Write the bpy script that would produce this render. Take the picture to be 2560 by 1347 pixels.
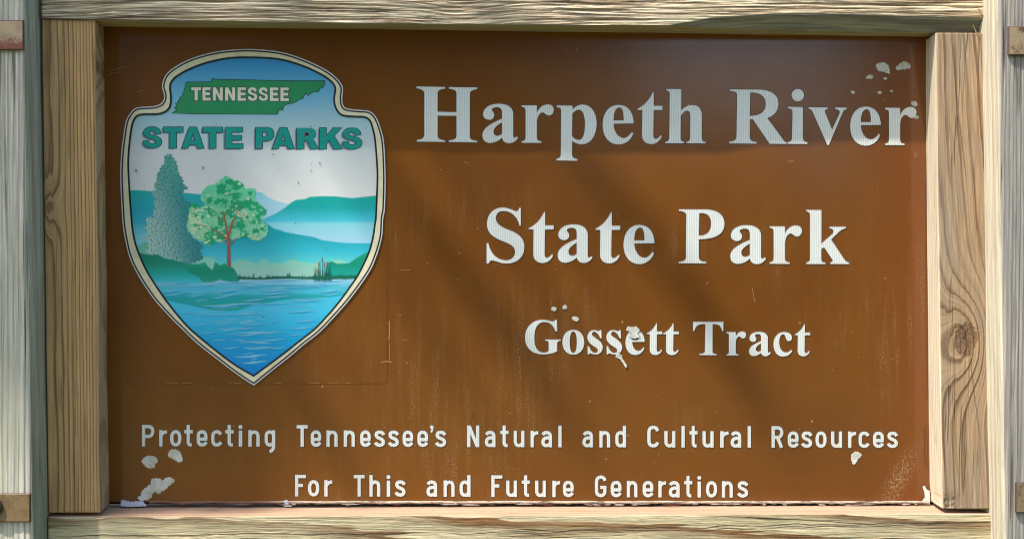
import bpy, math, random, re
import numpy as np
from mathutils import Vector, noise
from mathutils.geometry import tessellate_polygon

random.seed(7)
for o in list(bpy.data.objects):
    bpy.data.objects.remove(o)
scene = bpy.context.scene
COL = scene.collection

# ------------------------------------------------------------------ camera
F_PX, CXP, CYP = 2850.0, 1280.0, 673.5          # focal length and centre in photo pixels
CAM = Vector((-0.012, -1.69, 1.262))
YAW, PITCH = math.radians(-0.8), math.radians(-0.55)
cam_d = bpy.data.cameras.new('camera')
cam = bpy.data.objects.new('camera', cam_d)
COL.objects.link(cam)
cam.location = CAM
cam.rotation_euler = (math.pi / 2 + PITCH, 0, YAW)
cam_d.sensor_width = 36
cam_d.lens = 36 * F_PX / 2560
cam_d.clip_start = 0.01
cam_d.clip_end = 300
scene.camera = cam
CAM_R = cam.rotation_euler.to_matrix()

# ------------------------------------------------------------------ sky, sun, exposure
TO_SUN = Vector((-1.7, -1.0, 3.25)).normalized()
EL = math.asin(TO_SUN.z)
AZ = math.atan2(TO_SUN.x, TO_SUN.y)               # from +Y clockwise
world = bpy.data.worlds.new('World')
scene.world = world
world.use_nodes = True
wn = world.node_tree
sky = wn.nodes.new('ShaderNodeTexSky')
sky.sky_type = 'NISHITA'
sky.sun_disc = False
sky.sun_elevation = EL
sky.sun_rotation = AZ
sky.dust_density = 2.0
bg = wn.nodes['Background']
bg.inputs['Strength'].default_value = 0.15
wn.links.new(sky.outputs[0], bg.inputs[0])
sun_d = bpy.data.lights.new('sun', 'SUN')
sun_d.energy = 3.1
sun_d.angle = math.radians(0.9)
sun_d.color = (1.0, 0.94, 0.86)
sun = bpy.data.objects.new('sun', sun_d)
COL.objects.link(sun)
sun.location = (-4, -3, 8)
sun.rotation_euler = (-TO_SUN).to_track_quat('-Z', 'Y').to_euler()
vs = scene.view_settings
vs.view_transform = 'Standard'
vs.look = 'None'
vs.exposure = 1.15
vs.gamma = 1.0
scene.render.engine = 'CYCLES'
scene.cycles.use_denoising = True
scene.cycles.denoising_prefilter = 'NONE'
scene.cycles.denoising_input_passes = 'RGB_ALBEDO_NORMAL'
scene.cycles.use_adaptive_sampling = False
scene.cycles.filter_width = 1.1
scene.cycles.max_bounces = 6
scene.cycles.sample_clamp_indirect = 4.0
scene.render.resolution_x, scene.render.resolution_y = 1024, 538

# ------------------------------------------------------------------ helpers
def at(px, py, d):
    """photo pixel -> point on the vertical plane d metres in front of the sign face"""
    v = CAM_R @ Vector(((px - CXP) / F_PX, -(py - CYP) / F_PX, -1.0))
    t = (-d - CAM.y) / v.y
    return CAM + v * t

PXM = (at(1281, 673, 0) - at(1280, 673, 0)).x     # metres per photo pixel on the face

def lin(c):
    return tuple(((v / 255) / 12.92 if v / 255 <= 0.04045 else (((v / 255) + 0.055) / 1.055) ** 2.4) for v in c)

K = 1.0
def C(r, g, b, k=None):
    k = K if k is None else k
    return tuple(min(0.9, v * k) for v in lin((r, g, b))) + (1.0,)

def link(name, me, mats=(), parent=None):
    o = bpy.data.objects.new(name, me)
    COL.objects.link(o)
    for m in (mats if isinstance(mats, (list, tuple)) else [mats]):
        if m is not None:
            me.materials.append(m)
    if parent is not None:
        o.parent = parent
    return o

def mesh(name, verts, faces, mats=(), parent=None, mi=None, smooth=False):
    me = bpy.data.meshes.new(name)
    me.from_pydata([tuple(v) for v in verts], [], faces)
    if mi is not None:
        me.polygons.foreach_set('material_index', mi)
    if smooth:
        me.polygons.foreach_set('use_smooth', [True] * len(me.polygons))
    me.update()
    return link(name, me, mats, parent)

def empty(name, loc, label=None, cat=None, group=None):
    o = bpy.data.objects.new(name, None)
    o.empty_display_size = 0.1
    COL.objects.link(o)
    o.location = loc
    tag(o, label, cat, group)
    return o

def tag(o, label=None, cat=None, group=None, kind=None):
    for k, v in (('label', label), ('category', cat), ('group', group), ('kind', kind)):
        if v:
            o[k] = v

class G:
    """small node-graph builder"""
    def __init__(s, name):
        s.m = bpy.data.materials.new(name)
        s.m.use_nodes = True
        s.t = s.m.node_tree
        s.b = s.t.nodes['Principled BSDF']
        s.tc = s.t.nodes.new('ShaderNodeTexCoord')
    def inp(s, sock, v):
        if isinstance(v, bpy.types.NodeSocket):
            s.t.links.new(v, sock)
        elif v is not None:
            sock.default_value = v
    def new(s, typ, ins=None, **props):
        n = s.t.nodes.new(typ)
        for k, v in props.items():
            setattr(n, k, v)
        for k, v in (ins or {}).items():
            s.inp(n.inputs[k], v)
        return n
    def ma(s, op, a, b=None, c=None, clamp=False):
        n = s.new('ShaderNodeMath', {0: a, 1: b, 2: c}, operation=op)
        n.use_clamp = clamp
        return n.outputs[0]
    def add(s, a, b): return s.ma('ADD', a, b)
    def sub(s, a, b): return s.ma('SUBTRACT', a, b)
    def mul(s, a, b): return s.ma('MULTIPLY', a, b)
    def step(s, x, a, b):
        n = s.new('ShaderNodeMapRange', {'Value': x, 'From Min': a, 'From Max': b}, interpolation_type='SMOOTHSTEP')
        return n.outputs[0]
    def xyz(s, out='Object'):
        n = s.new('ShaderNodeSeparateXYZ', {0: s.tc.outputs[out]})
        return n.outputs[0], n.outputs[1], n.outputs[2]
    def vec(s, x, y, z):
        return s.new('ShaderNodeCombineXYZ', {0: x, 1: y, 2: z}).outputs[0]
    def noise(s, v, scale=1.0, detail=2.0, rough=0.5, dist=0.0):
        n = s.new('ShaderNodeTexNoise', {'Vector': v, 'Scale': scale, 'Detail': detail, 'Roughness': rough, 'Distortion': dist})
        return n.outputs['Fac']
    def mix(s, f, a, b, blend='MIX'):
        n = s.new('ShaderNodeMix', data_type='RGBA', blend_type=blend)
        s.inp(n.inputs[0], f); s.inp(n.inputs[6], a); s.inp(n.inputs[7], b)
        return n.outputs[2]
    def ramp(s, f, stops):
        n = s.new('ShaderNodeValToRGB', {0: f})
        e = n.color_ramp.elements
        while len(e) < len(stops):
            e.new(0.5)
        for el, (p, c) in zip(e, stops):
            el.position = p; el.color = c
        return n.outputs[0]
    def gray(s, f):
        return s.new('ShaderNodeCombineColor', {0: f, 1: f, 2: f}).outputs[0]
    def bump(s, h, strength=1.0, dist=0.001, normal=None):
        n = s.new('ShaderNodeBump', {'Height': h, 'Strength': strength, 'Distance': dist})
        if normal is not None:
            s.inp(n.inputs['Normal'], normal)
        return n.outputs[0]
    def done(s, color=None, rough=None, normal=None, spec=None, metal=None, coat=None, coat_r=None):
        for k, v in (('Base Color', color), ('Roughness', rough), ('Normal', normal), ('Specular IOR Level', spec),
                     ('Metallic', metal), ('Coat Weight', coat), ('Coat Roughness', coat_r)):
            s.inp(s.b.inputs[k], v)
        return s.m

# ------------------------------------------------------------------ wood
def wood(name, vertical, early, late, grey, grey_amt=0.35, v0=0.0, w0=0.3, freq=70, taper=0.02, warp=0.02, warp_u=1.2,
         warp_v=5.0, knots=(), band_lo=0.45, band_k=0.8, fibre_k=0.5, crack=0.6, crack_v=60, bump=0.9, bump_d=0.0012,
         dirt=None, dirt_amt=0.0, seed=0.0, check=(), fissure=0.0, rough=0.85, crack_u=2.0, fis_v=330, ringy=0.5):
    g = G(name)
    x, y, z = g.xyz()
    u, v, w = (z, x, y) if vertical else (x, z, y)
    u = g.add(u, seed * 3.1)
    n1 = g.noise(g.vec(g.mul(u, warp_u), g.mul(v, warp_v), g.mul(w, warp_v)), 1.0, 2.0)
    n1 = g.sub(n1, 0.5)
    n2 = g.sub(g.noise(g.vec(g.mul(u, warp_u * 4.7), g.mul(v, warp_v * 4), g.mul(w, warp_v * 4)), 1.0, 2.0), 0.5)
    wr = g.add(g.mul(n1, warp * 2), g.mul(n2, warp * 0.25))
    fineK = g.sub(g.noise(g.vec(g.mul(u, 120), g.mul(v, 120), seed), 1.0, 2.0), 0.5)
    kshift = None
    kmask = None
    kring = None
    for (ku, kv, rad, amp) in knots:
        du = g.mul(g.sub(u, ku + seed * 3.1), 1.0 / (2.4 * rad))
        dv = g.mul(g.sub(v, kv), 1.0 / (1.25 * rad))
        e = g.add(g.mul(du, du), g.mul(dv, dv))
        sh = g.mul(g.ma('POWER', 2.718, g.mul(e, -0.5)), rad * amp)
        du2 = g.mul(g.sub(u, ku + seed * 3.1), 1.0 / rad)
        dv2 = g.mul(g.sub(v, kv), 1.0 / rad)
        rr = g.add(g.add(g.ma('SQRT', g.add(g.mul(g.mul(du2, du2), 0.6), g.mul(dv2, dv2))), g.mul(n2, 1.6)), g.mul(fineK, 0.5))
        km = g.sub(1.0, g.step(rr, 0.62, 0.9))
        kshift = sh if kshift is None else g.add(kshift, sh)
        kmask = km if kmask is None else g.ma('MAXIMUM', kmask, km)
        kring = rr if kring is None else g.ma('MINIMUM', kring, rr)
    a = g.add(g.sub(v, v0), wr)
    b = g.sub(w, w0)
    r = g.ma('SQRT', g.add(g.mul(a, a), g.mul(b, b)))
    r = g.add(r, g.mul(u, taper))
    if kshift is not None:
        r = g.add(r, kshift)
    fine = g.sub(g.noise(g.vec(g.mul(u, 9), g.mul(v, 160), g.mul(w, 160)), 1.0, 2.0), 0.5)
    ph = g.add(g.mul(r, freq), g.mul(fine, ringy))
    f = g.ma('FRACT', ph)
    band = g.mul(g.step(f, band_lo, 0.9), g.sub(1.0, g.step(f, 0.93, 1.0)))
    amp = g.noise(g.vec(g.mul(u, 2.0), g.mul(r, freq * 0.35), seed), 1.0, 1.0)
    band = g.mul(band, g.step(amp, 0.18, 0.5))
    # fibre follows the ring field so grain swirls round knots
    fib = g.noise(g.vec(g.mul(u, 9), g.mul(r, 620), g.mul(w, 260)), 1.0, 3.0, 0.65)
    fib2 = g.noise(g.vec(g.mul(u, 22), g.mul(v, 420), g.mul(w, 420)), 1.0, 3.0, 0.7)
    # cracks / checks along the grain
    cn = g.noise(g.vec(g.mul(u, crack_u), g.add(g.mul(v, crack_v), g.mul(wr, crack_v * 0.8)), g.mul(w, 40)), 1.0, 3.0, 0.55)
    cr = g.sub(1.0, g.step(g.ma('ABSOLUTE', g.sub(cn, 0.5)), 0.004, 0.03))
    cm = g.step(g.noise(g.vec(g.mul(u, 5.0), g.mul(v, 25), seed + 4.0), 1.0, 2.0), 0.48, 0.66)
    cr = g.mul(cr, cm)
    for (cu0, cu1, cv, slope, wd) in check:
        mid = (cu0 + cu1) / 2 + seed * 3.1
        ln = abs(cu1 - cu0) / 2
        cu = g.sub(u, mid)
        dist = g.ma('ABSOLUTE', g.add(g.sub(g.sub(v, cv), g.mul(cu, slope)), g.add(g.mul(n2, 0.012), g.mul(fine, 0.003))))
        along = g.sub(1.0, g.step(g.ma('ABSOLUTE', cu), ln * 0.75, ln))
        ck = g.mul(g.sub(1.0, g.step(dist, wd * 0.5, wd)), along)
        cr = g.ma('MAXIMUM', cr, ck)
    col = g.mix(g.mul(band, band_k), early, late)
    gw = g.noise(g.vec(g.mul(u, 3.0), g.mul(v, 22), g.mul(w, 22)), 1.0, 3.0, 0.6)
    col = g.mix(g.mul(g.step(gw, 0.32, 0.68), grey_amt), col, grey)
    sh = g.add(1.0 - fibre_k * 0.5, g.mul(g.step(fib, 0.25, 0.75), fibre_k))
    sh = g.mul(sh, g.add(0.74, g.mul(fib2, 0.52)))
    col = g.mix(1.0, col, g.gray(sh), 'MULTIPLY')
    if fissure:
        fz = g.noise(g.vec(g.mul(u, 10), g.add(g.mul(v, fis_v), g.mul(wr, 260)), g.mul(w, 90)), 1.0, 3.0, 0.6)
        fz = g.step(fz, 0.38, 0.54)
        col = g.mix(g.mul(g.sub(1.0, fz), 0.66 * fissure), col, late)
    if dirt is not None:
        dn = g.noise(g.vec(g.mul(u, 2.2), g.mul(v, 14), g.mul(w, 14)), 1.0, 4.0, 0.6)
        col = g.mix(g.mul(g.step(dn, 0.45, 0.7), dirt_amt), col, dirt)
    if kmask is not None:
        kr = g.ma('FRACT', g.mul(kring, 4.2))
        kn = g.noise(g.vec(g.mul(u, 150), g.mul(v, 150), 2.0), 1.0, 3.0, 0.7)
        kc = g.mix(g.step(kr, 0.3, 1.0), tuple(c * 1.25 for c in late[:3]) + (1,), tuple(c * 0.85 for c in late[:3]) + (1,))
        kc = g.mix(g.mul(g.sub(1.0, g.step(g.ma('ABSOLUTE', g.sub(kn, 0.5)), 0.01, 0.05)), 0.9), kc, (0.03, 0.02, 0.012, 1))
        col = g.mix(g.mul(kmask, 0.6), col, kc)
    col = g.mix(g.mul(cr, min(1.0, crack)), col, (0.035, 0.026, 0.018, 1))
    h = g.add(g.mul(fib, 0.35), g.mul(fib2, 0.35))
    h = g.add(h, g.mul(band, 0.5))
    h = g.sub(h, g.mul(cr, 1.6))
    if fissure:
        h = g.add(h, g.mul(fz, 1.4 * fissure))
    if kmask is not None:
        h = g.sub(h, g.mul(kmask, g.add(0.3, g.mul(g.noise(g.vec(x, y, z), 260, 3.0, 0.7), 1.5))))
    return g.done(col, rough, g.bump(h, bump, bump_d), spec=0.25)

def section(corners, counts, rad=0.0025, arc=3):
    """closed 2-D outline through corners with rounded corners; counts = points per edge; returns pts, normals, edge id"""
    n = len(corners)
    c = [Vector(p) for p in corners]
    P, Nn, E = [], [], []
    area = sum(c[i].x * c[(i + 1) % n].y - c[(i + 1) % n].x * c[i].y for i in range(n))
    sg = 1 if area > 0 else -1
    for i in range(n):
        a, b = c[i], c[(i + 1) % n]
        d = (b - a).normalized()
        L = (b - a).length
        r0 = min(rad, L * 0.3)
        nr = Vector((d.y, -d.x)) * sg
        for k in range(counts[i]):
            t = k / (counts[i] - 1)
            P.append(a + d * (r0 + (L - 2 * r0) * t)); Nn.append(nr); E.append(i)
        b2 = c[(i + 2) % n]
        d2 = (b2 - b).normalized()
        L2 = (b2 - b).length
        p0, p2 = b - d * r0, b + d2 * min(rad, L2 * 0.3)
        nr2 = Vector((d2.y, -d2.x)) * sg
        for k in range(1, arc + 1):
            t = k / (arc + 1)
            P.append(p0 * (1 - t) ** 2 + b * 2 * t * (1 - t) + p2 * t * t)
            Nn.append((nr * (1 - t) + nr2 * t).normalized()); E.append(i if t < 0.5 else (i + 1) % n)
    return P, Nn, E

def sweep(name, sec_fn, vertical, nS, counts, disp, mats, mat_of, parent, rad=0.0025):
    """sec_fn(s) -> (list of (across, depth) corners, along position list per corner)"""
    V, Fc, MI = [], [], []
    m = None
    for i in range(nS):
        s = i / (nS - 1)
        corners, along = sec_fn(s)
        P, Nn, E = section(corners, counts, rad)
        m = len(P)
        # along position interpolated by depth between front and back values
        for p, q, e in zip(P, Nn, E):
            al = along(p.x, p.y)
            dd = disp(al, p.x, p.y, e)
            p2 = p + q * dd
            V.append((p2.x, -p2.y, al) if vertical else (al, -p2.y, p2.x))
    edge = E
    for i in range(nS - 1):
        for k in range(m):
            k2 = (k + 1) % m
            Fc.append((i * m + k, i * m + k2, (i + 1) * m + k2, (i + 1) * m + k))
            MI.append(mat_of(edge[k]))
    Fc.append(tuple(range(m))); MI.append(mat_of(-1))
    Fc.append(tuple(range((nS - 1) * m, nS * m))); MI.append(mat_of(-1))
    o = mesh(name, V, Fc, mats, parent, MI, smooth=True)
    import bmesh
    bm = bmesh.new(); bm.from_mesh(o.data)
    bmesh.ops.recalc_face_normals(bm, faces=bm.faces)
    bm.to_mesh(o.data); bm.free()
    return o

def nz(x, y, z):
    return noise.noise(Vector((x, y, z)))

def lerp(a, b, t): return a + (b - a) * t

def pw(pts, x):
    if x <= pts[0][0]: return pts[0][1]
    for (x0, y0), (x1, y1) in zip(pts, pts[1:]):
        if x <= x1:
            return lerp(y0, y1, (x - x0) / (x1 - x0))
    return pts[-1][1]

# ------------------------------------------------------------------ the sign
sign = empty('park_sign', (0, 0, 0),
             'brown state park entrance sign with arrowhead emblem, set in a weathered wooden frame', 'sign')
D_STILE, D_RAIL, D_POST = 0.052, 0.055, 0.102

tan_e, tan_l = C(176, 150, 112), C(112, 82, 50)
m_stile_l = wood('wood_stile_fine_lined', True, C(194, 156, 106), C(122, 84, 46), C(160, 140, 106), 0.25, v0=at(112, 600, .05).x, w0=0.005, freq=300,
                 taper=0.004, warp=0.006, warp_u=1.1, knots=((at(150, 520, .05).z, at(122, 520, .05).x, 0.010, 0.55),), band_lo=0.55, band_k=0.9,
                 crack=0.35, bump=0.55, seed=1.0, dirt=C(132, 114, 74), dirt_amt=0.3, fibre_k=0.4)  # this upright's own brown wood with fine ring lines
m_stile_l_in = wood('wood_stile_left_inner', True, C(176, 150, 112), C(128, 100, 66), C(140, 132, 112), 0.35, v0=-0.4, w0=0.02, freq=110,
                    taper=0.01, warp=0.02, warp_u=3, knots=((at(250, 170, .03).z, at(250, 170, .03).x, 0.010, 1.6),), crack=0.4, bump=0.5, seed=2.0)
kr = at(2415, 848, .05)
m_stile_r = wood('wood_stile_knotty', True, C(168, 139, 106), C(98, 66, 38), C(152, 142, 126), 0.45, v0=kr.x + 0.075, w0=0.02, freq=88,
                 taper=-0.055, warp=0.010, warp_u=2.2, knots=((kr.z, kr.x, 0.021, 2.3),), band_lo=0.62, band_k=0.8, crack=0.3, crack_v=45, ringy=0.4,
                 bump=0.8, seed=3.0, check=((at(0, 480, .05).z, at(0, 80, .05).z, at(2398, 0, .05).x, -0.11, 0.0010),
                                           (at(0, 1120, .05).z, at(0, 860, .05).z, at(2440, 0, .05).x, -0.14, 0.0009)))
m_fresh = wood('wood_fresh_edge', True, C(206, 192, 166), C(156, 134, 100), C(196, 188, 168), 0.3, v0=0.3, w0=-0.6, freq=150, taper=0.002,
               warp=0.004, band_lo=0.4, band_k=0.55, crack=0.1, bump=0.35, seed=4.0, fibre_k=0.3)
m_fresh_h = wood('wood_fresh_ledge', False, C(182, 150, 122), C(130, 96, 66), C(170, 146, 124), 0.3, v0=0.0, w0=-0.8, freq=150, taper=0.006,
                 warp=0.010, band_lo=0.4, band_k=0.6, crack=0.15, bump=0.35, seed=5.0, fibre_k=0.35)
m_rail_t = wood('wood_rail_fissured', False, C(226, 206, 170), C(118, 82, 48), C(206, 194, 170), 0.55, v0=1.75, w0=0.2, freq=95, taper=0.02,
                warp=0.012, warp_u=2.2, band_lo=0.3, band_k=0.55, crack=0.7, crack_v=70,
                bump=0.8, bump_d=0.0016, seed=0.0, fissure=1.0, fibre_k=0.7)
m_rail_under = wood('wood_rail_underside', False, C(176, 160, 118), C(130, 112, 76), C(150, 146, 132), 0.5, v0=1.7, w0=0.2, freq=60, crack=0.3,
                    bump=0.4, seed=6.0)
m_wane = wood('wood_bark_edge_grey', False, C(142, 140, 126), C(96, 94, 84), C(128, 130, 122), 0.6, v0=1.7, w0=0.2, freq=60, crack=0.5, bump=0.6, seed=7.0,
              dirt=C(84, 84, 76), dirt_amt=0.5)
m_rail_b = wood('wood_rail_cathedral', False, C(204, 190, 150), C(118, 76, 36), C(192, 182, 152), 0.2, v0=0.83, w0=0.02, freq=62, taper=0.030,
                warp=0.030, warp_u=3.2, warp_v=8, band_lo=0.25, band_k=0.95, crack=0.75, crack_v=42, bump=0.9, bump_d=0.0016, seed=0.0,
                fissure=0.25, fis_v=430, check=((-0.66, -0.1, at(0, 1338, .055).z, 0.004, 0.0008), (-0.12, 0.75, at(0, 1328, .055).z, 0.016, 0.0007),
                                     (0.15, 0.8, at(0, 1318, .055).z, 0.010, 0.0007)))
m_post_l = wood('wood_post_greenish', True, C(204, 198, 180), C(112, 109, 92), C(184, 182, 166), 0.5, v0=-0.45, w0=0.1, freq=170, taper=0.004,
                warp=0.006, band_lo=0.45, band_k=0.5, crack=0.8, crack_v=75, crack_u=0.8, bump=0.8, seed=8.0, dirt=C(142, 146, 114), dirt_amt=0.4)
m_post_l_in = wood('wood_post_left_inner', True, C(164, 166, 148), C(128, 128, 110), C(146, 152, 138), 0.6, v0=-0.3, w0=-0.3, freq=70, taper=0.004,
                   warp=0.012, crack=0.4, bump=0.5, seed=9.0, dirt=C(112, 120, 92), dirt_amt=0.5)
m_post_r = wood('wood_post_silver', True, C(166, 158, 146), C(104, 95, 84), C(150, 148, 142), 0.5, v0=1.1, w0=0.0, freq=190, taper=0.004, warp=0.006,
                band_lo=0.4, band_k=0.5, crack=0.8, crack_v=80, crack_u=0.7, bump=0.8, seed=10.0)
m_post_r_in = wood('wood_post_right_inner', True, C(196, 186, 162), C(146, 130, 98), C(184, 178, 158), 0.45, v0=0.5, w0=-0.25, freq=110, taper=0.003,
                   warp=0.008, band_lo=0.4, band_k=0.6, crack=0.25, bump=0.5, seed=11.0)

GROUND_Z = 0.0
def post(front_in, outer_w, side, mats, label):
    """front_in = [(py, px)] of the visible inner front edge"""
    zt, zb = at(0, -330, D_POST).z, GROUND_Z - 0.35
    pts = sorted((at(px, py, D_POST).z, at(px, py, D_POST).x) for py, px in front_in)
    (z0, x0), (z1, x1) = pts[0], pts[-1]
    def fn(s):
        z = lerp(zb, zt, s)
        xi = x0 + (x1 - x0) * (z - z0) / (z1 - z0)
        xi = xi if z > 0.8 else x0 + (x1 - x0) * (0.8 - z0) / (z1 - z0)
        xo = xi + side * outer_w
        return [(xi, D_POST), (xo, D_POST), (xo, -0.018), (xi, -0.018)], (lambda a, d: z)
    def disp(al, a, d, e):
        k = 0.0010 * nz(a * 40, d * 40, al * 5) + 0.0005 * nz(a * 160, d * 160, al * 9)
        if e == 0:
            k += -0.0012 * max(0, nz(a * 240 + 0.6 * nz(a * 5, 3, al * 2), 1.7, al * 0.9))
        return k
    o = sweep('post', fn, True, 420, (44, 14, 4, 26), disp, mats, lambda e: 1 if e == 3 else 0, sign, 0.006)
    o['label'] = label
    return o
post([(0, 60), (1347, 84)], 0.090, -1, [m_post_l, m_post_l_in], 'grey-green weathered post next to the emblem')
post([(0, 2493), (1347, 2512)], 0.090, 1, [m_post_r, m_post_r_in], 'silver-grey post with pale yellow inner side')

def stile(fi, fo, bi, yf, yb, side, mats, label, notch):
    """inner front edge, outer front edge, inner back edge: (x_top, x_bottom) in pixels; yf, yb = top and bottom rows"""
    ft, fb = at(0, yf[0], D_STILE).z, at(0, yf[1], D_STILE).z
    def fn(s):
        py = lerp(yf[0], yf[1], s)
        qy = lerp(yb[0], yb[1], s)
        z = at(0, py, D_STILE).z
        xi = at(lerp(fi[0], fi[1], s), py, D_STILE).x
        xo = at(lerp(fo[0], fo[1], s), py, D_STILE).x
        xb = at(lerp(bi[0], bi[1], s), qy, 0.0).x
        return [(xi, D_STILE), (xo, D_STILE), (xo, -0.004), (xb, -0.004)], (lambda a, d: z)
    def disp(al, a, d, e):
        k = 0.0006 * nz(a * 60, d * 50, al * 6 + side) + 0.00035 * nz(a * 240, d * 200, al * 12)
        k += 0.0009 * nz(side * 9, 2.2, al * 4) if e == 3 else 0
        if side > 0 and e in (0, 3):     # weathered knot and broken corner on the knotty stile
            for (kz, kx, rr, am) in notch:
                q = ((al - kz) ** 2 + (a - kx) ** 2) / rr ** 2
                if q < 4:
                    k -= am * math.exp(-q * 1.5) * (0.5 + 0.9 * abs(nz(a * 190, d * 100, al * 190)))
        return k
    o = sweep('stile', fn, True, 420, (56, 8, 3, 22), disp, mats, lambda e: 1 if e == 3 else 0, sign, 0.0028)
    o['label'] = label
kc = at(2372, 1262, .05)
stile((238, 250), (104, 120), (258, 272), (49, 1281), (64, 1270), -1, [m_stile_l, m_stile_l_in],
      'brown wooden upright beside the emblem', ())
stile((2340, 2356), (2467, 2480), (2315, 2324), (76, 1279), (92, 1268), 1, [m_stile_r, m_fresh],
      'tan knotty wooden upright with a pale inner side', ((kr.z, kr.x, 0.024, 0.0020), (kc.z, kc.x, 0.017, 0.0035)))

# top rail with its waney lower edge
WANE = [(-0.8, 0.0), (at(1670, 60, .05).x, 0.0), (at(1780, 60, .05).x, 0.6), (at(1920, 60, .05).x, 0.95), (at(2120, 60, .05).x, 1.0),
        (at(2300, 60, .05).x, 0.93), (0.9, 0.82)]
XL, XR = at(104, 40, D_RAIL).x, at(2467, 40, D_RAIL).x
TOPF = [(104, 46), (400, 52), (1100, 61), (1680, 65), (1900, 71), (2300, 76), (2467, 78)]
TOPB = [(258, 66), (900, 71), (1300, 77), (2315, 92)]
TOPFX = [(at(x, y, D_RAIL).x, at(x, y, D_RAIL).z) for x, y in TOPF]
TOPBX = [(at(x, y, 0).x, at(x, y, 0).z) for x, y in TOPB]
def rail_top(s):
    x = lerp(XL, XR, s)
    zf = pw(TOPFX, x)
    zb = pw(TOPBX, x)
    zt = zf + 0.089
    wn_ = pw(WANE, x)
    lift = 0.0004 + 0.021 * wn_
    back = 0.0004 + 0.020 * wn_
    return [(zf + lift, D_RAIL), (zt, D_RAIL), (zt, -0.034), (zb, -0.034), (lerp(zf, zb, back / D_RAIL), D_RAIL - back)], (lambda a, d: x)
def disp_rt(al, a, d, e):
    k = 0.0007 * nz(al * 7, a * 60, 3.1 + d * 40) + 0.0004 * nz(al * 20, a * 260, 5 + d * 200)
    if e == 0:
        wv = 0.010 * math.exp(-((al + 0.06) / 0.06) ** 2)
        t = nz(al * 11, (a + wv) * 300 + 3 * nz(al * 3, a * 9, 2), 1.0)
        k -= 0.0024 * max(0.0, t) ** 0.8
        k += 0.0007 * nz(al * 18, (a + wv) * 520, 8.0)
    return k
o = sweep('rail', rail_top, False, 640, (110, 6, 3, 20, 18), disp_rt, [m_rail_t, m_rail_under, m_wane], lambda e: 1 if e == 3 else 2 if e == 4 else 0, sign, 0.0016)
o['label'] = 'fissured top rail with a bark-edged lower corner'

BL, BR = at(120, 1300, D_RAIL).x, at(2481, 1300, D_RAIL).x
def rail_bot(s):
    x = lerp(BL, BR, s)
    zf = at(1280, 1287.5, D_RAIL).z
    zb = at(1280, 1264.5, 0).z
    return [(zf - 0.089, D_RAIL), (zf, D_RAIL), (zb, -0.034), (zf - 0.089, -0.034)], (lambda a, d: x)
def disp_rb(al, a, d, e):
    k = 0.0006 * nz(al * 7, a * 60, 13.1 + d * 40) + 0.0003 * nz(al * 20, a * 260, 5 + d * 200)
    if e == 0:
        k -= 0.0004 * max(0.0, nz(al * 9, a * 240 + 3 * nz(al * 3, a * 9, 6), 1.0))
    if e == 1:
        k -= 0.0012 * max(0.0, nz(al * 6, d * 10, 21.0)) 
    return k
o = sweep('rail', rail_bot, False, 520, (70, 26, 3, 4), disp_rb, [m_rail_b, m_fresh_h], lambda e: 1 if e == 1 else 0, sign, 0.0016)
o['label'] = 'bottom rail with swirling brown grain and a pale ledge'

# ------------------------------------------------------------------ panel
g = G('brown_reflective_sheeting')
x, y, z = g.xyz()
base = C(134, 84, 40)
big = g.noise(g.vec(x, y, z), 3.0, 3.0, 0.55)
fade = g.noise(g.vec(g.mul(x, 2.2), 5.0, g.mul(z, 1.3)), 2.0, 5.0, 0.7)
big = g.add(g.mul(big, 0.5), g.mul(fade, 0.5))
col = g.mix(g.step(big, 0.38, 0.62), C(120, 73, 26), C(110, 65, 25))
red = g.mul(g.step(x, 0.50, 0.62), 0.5)
col = g.mix(red, col, C(122, 66, 30))
# dust and chalking, streaked downwards, under the lines of letters
st = g.noise(g.vec(g.mul(x, 60), 0.0, g.mul(z, 5)), 1.0, 4.0, 0.7)
sp = g.noise(g.vec(x, y, z), 520.0, 2.0, 0.7)
area = g.noise(g.vec(g.mul(x, 4), 3.3, g.mul(z, 6)), 1.0, 3.0, 0.6)
dust = g.mul(g.mul(g.step(st, 0.42, 0.72), g.step(sp, 0.46, 0.68)), g.step(area, 0.42, 0.66))
dust = g.mul(dust, g.sub(1.0, g.step(z, 1.30, 1.42)))
col = g.mix(g.mul(dust, 0.42), col, C(196, 166, 124))
scuff = g.noise(g.vec(g.mul(x, 300), 9.0, g.mul(z, 260)), 1.0, 3.0, 0.75)
sx = g.sub(x, at(2248, 1195, 0).x); sz = g.sub(z, at(2248, 1195, 0).z)
dd = g.add(g.mul(g.add(sx, g.mul(sz, -0.45)), 60), 0.0)
sm = g.ma('POWER', 2.718, g.mul(g.add(g.mul(dd, dd), g.mul(g.mul(sz, 24), g.mul(sz, 24))), -1.4))
col = g.mix(g.mul(g.mul(g.step(scuff, 0.46, 0.62), sm), 0.5), col, C(206, 178, 140))
# prismatic cells of the sheeting
cell = 2.0e-3
hx = g.sub(g.ma('FRACT', g.mul(x, 1 / (cell * 1.732))), 0.5)
hz = g.sub(g.ma('FRACT', g.mul(z, 1 / cell)), 0.5)
ribs = g.ma('ABSOLUTE', hx)
relief = g.add(g.mul(ribs, 0.7), g.mul(g.ma('ABSOLUTE', hz), 0.5))
nb = g.noise(g.vec(x, y, z), 14.0, 2.0)
nrm = g.bump(g.mul(relief, 0.35), 0.18, 0.0004)
nrm = g.bump(nb, 0.03, 0.01, nrm)
rgh = g.add(0.10, g.mul(g.noise(g.vec(x, y, z), 30, 3.0, 0.6), 0.10))
m_panel = g.done(col, g.add(rgh, g.mul(dust, 0.3)), nrm, spec=0.55)
m_gap_shade = G('gap_shade_dark').done(C(40, 26, 20), 0.9)

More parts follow.
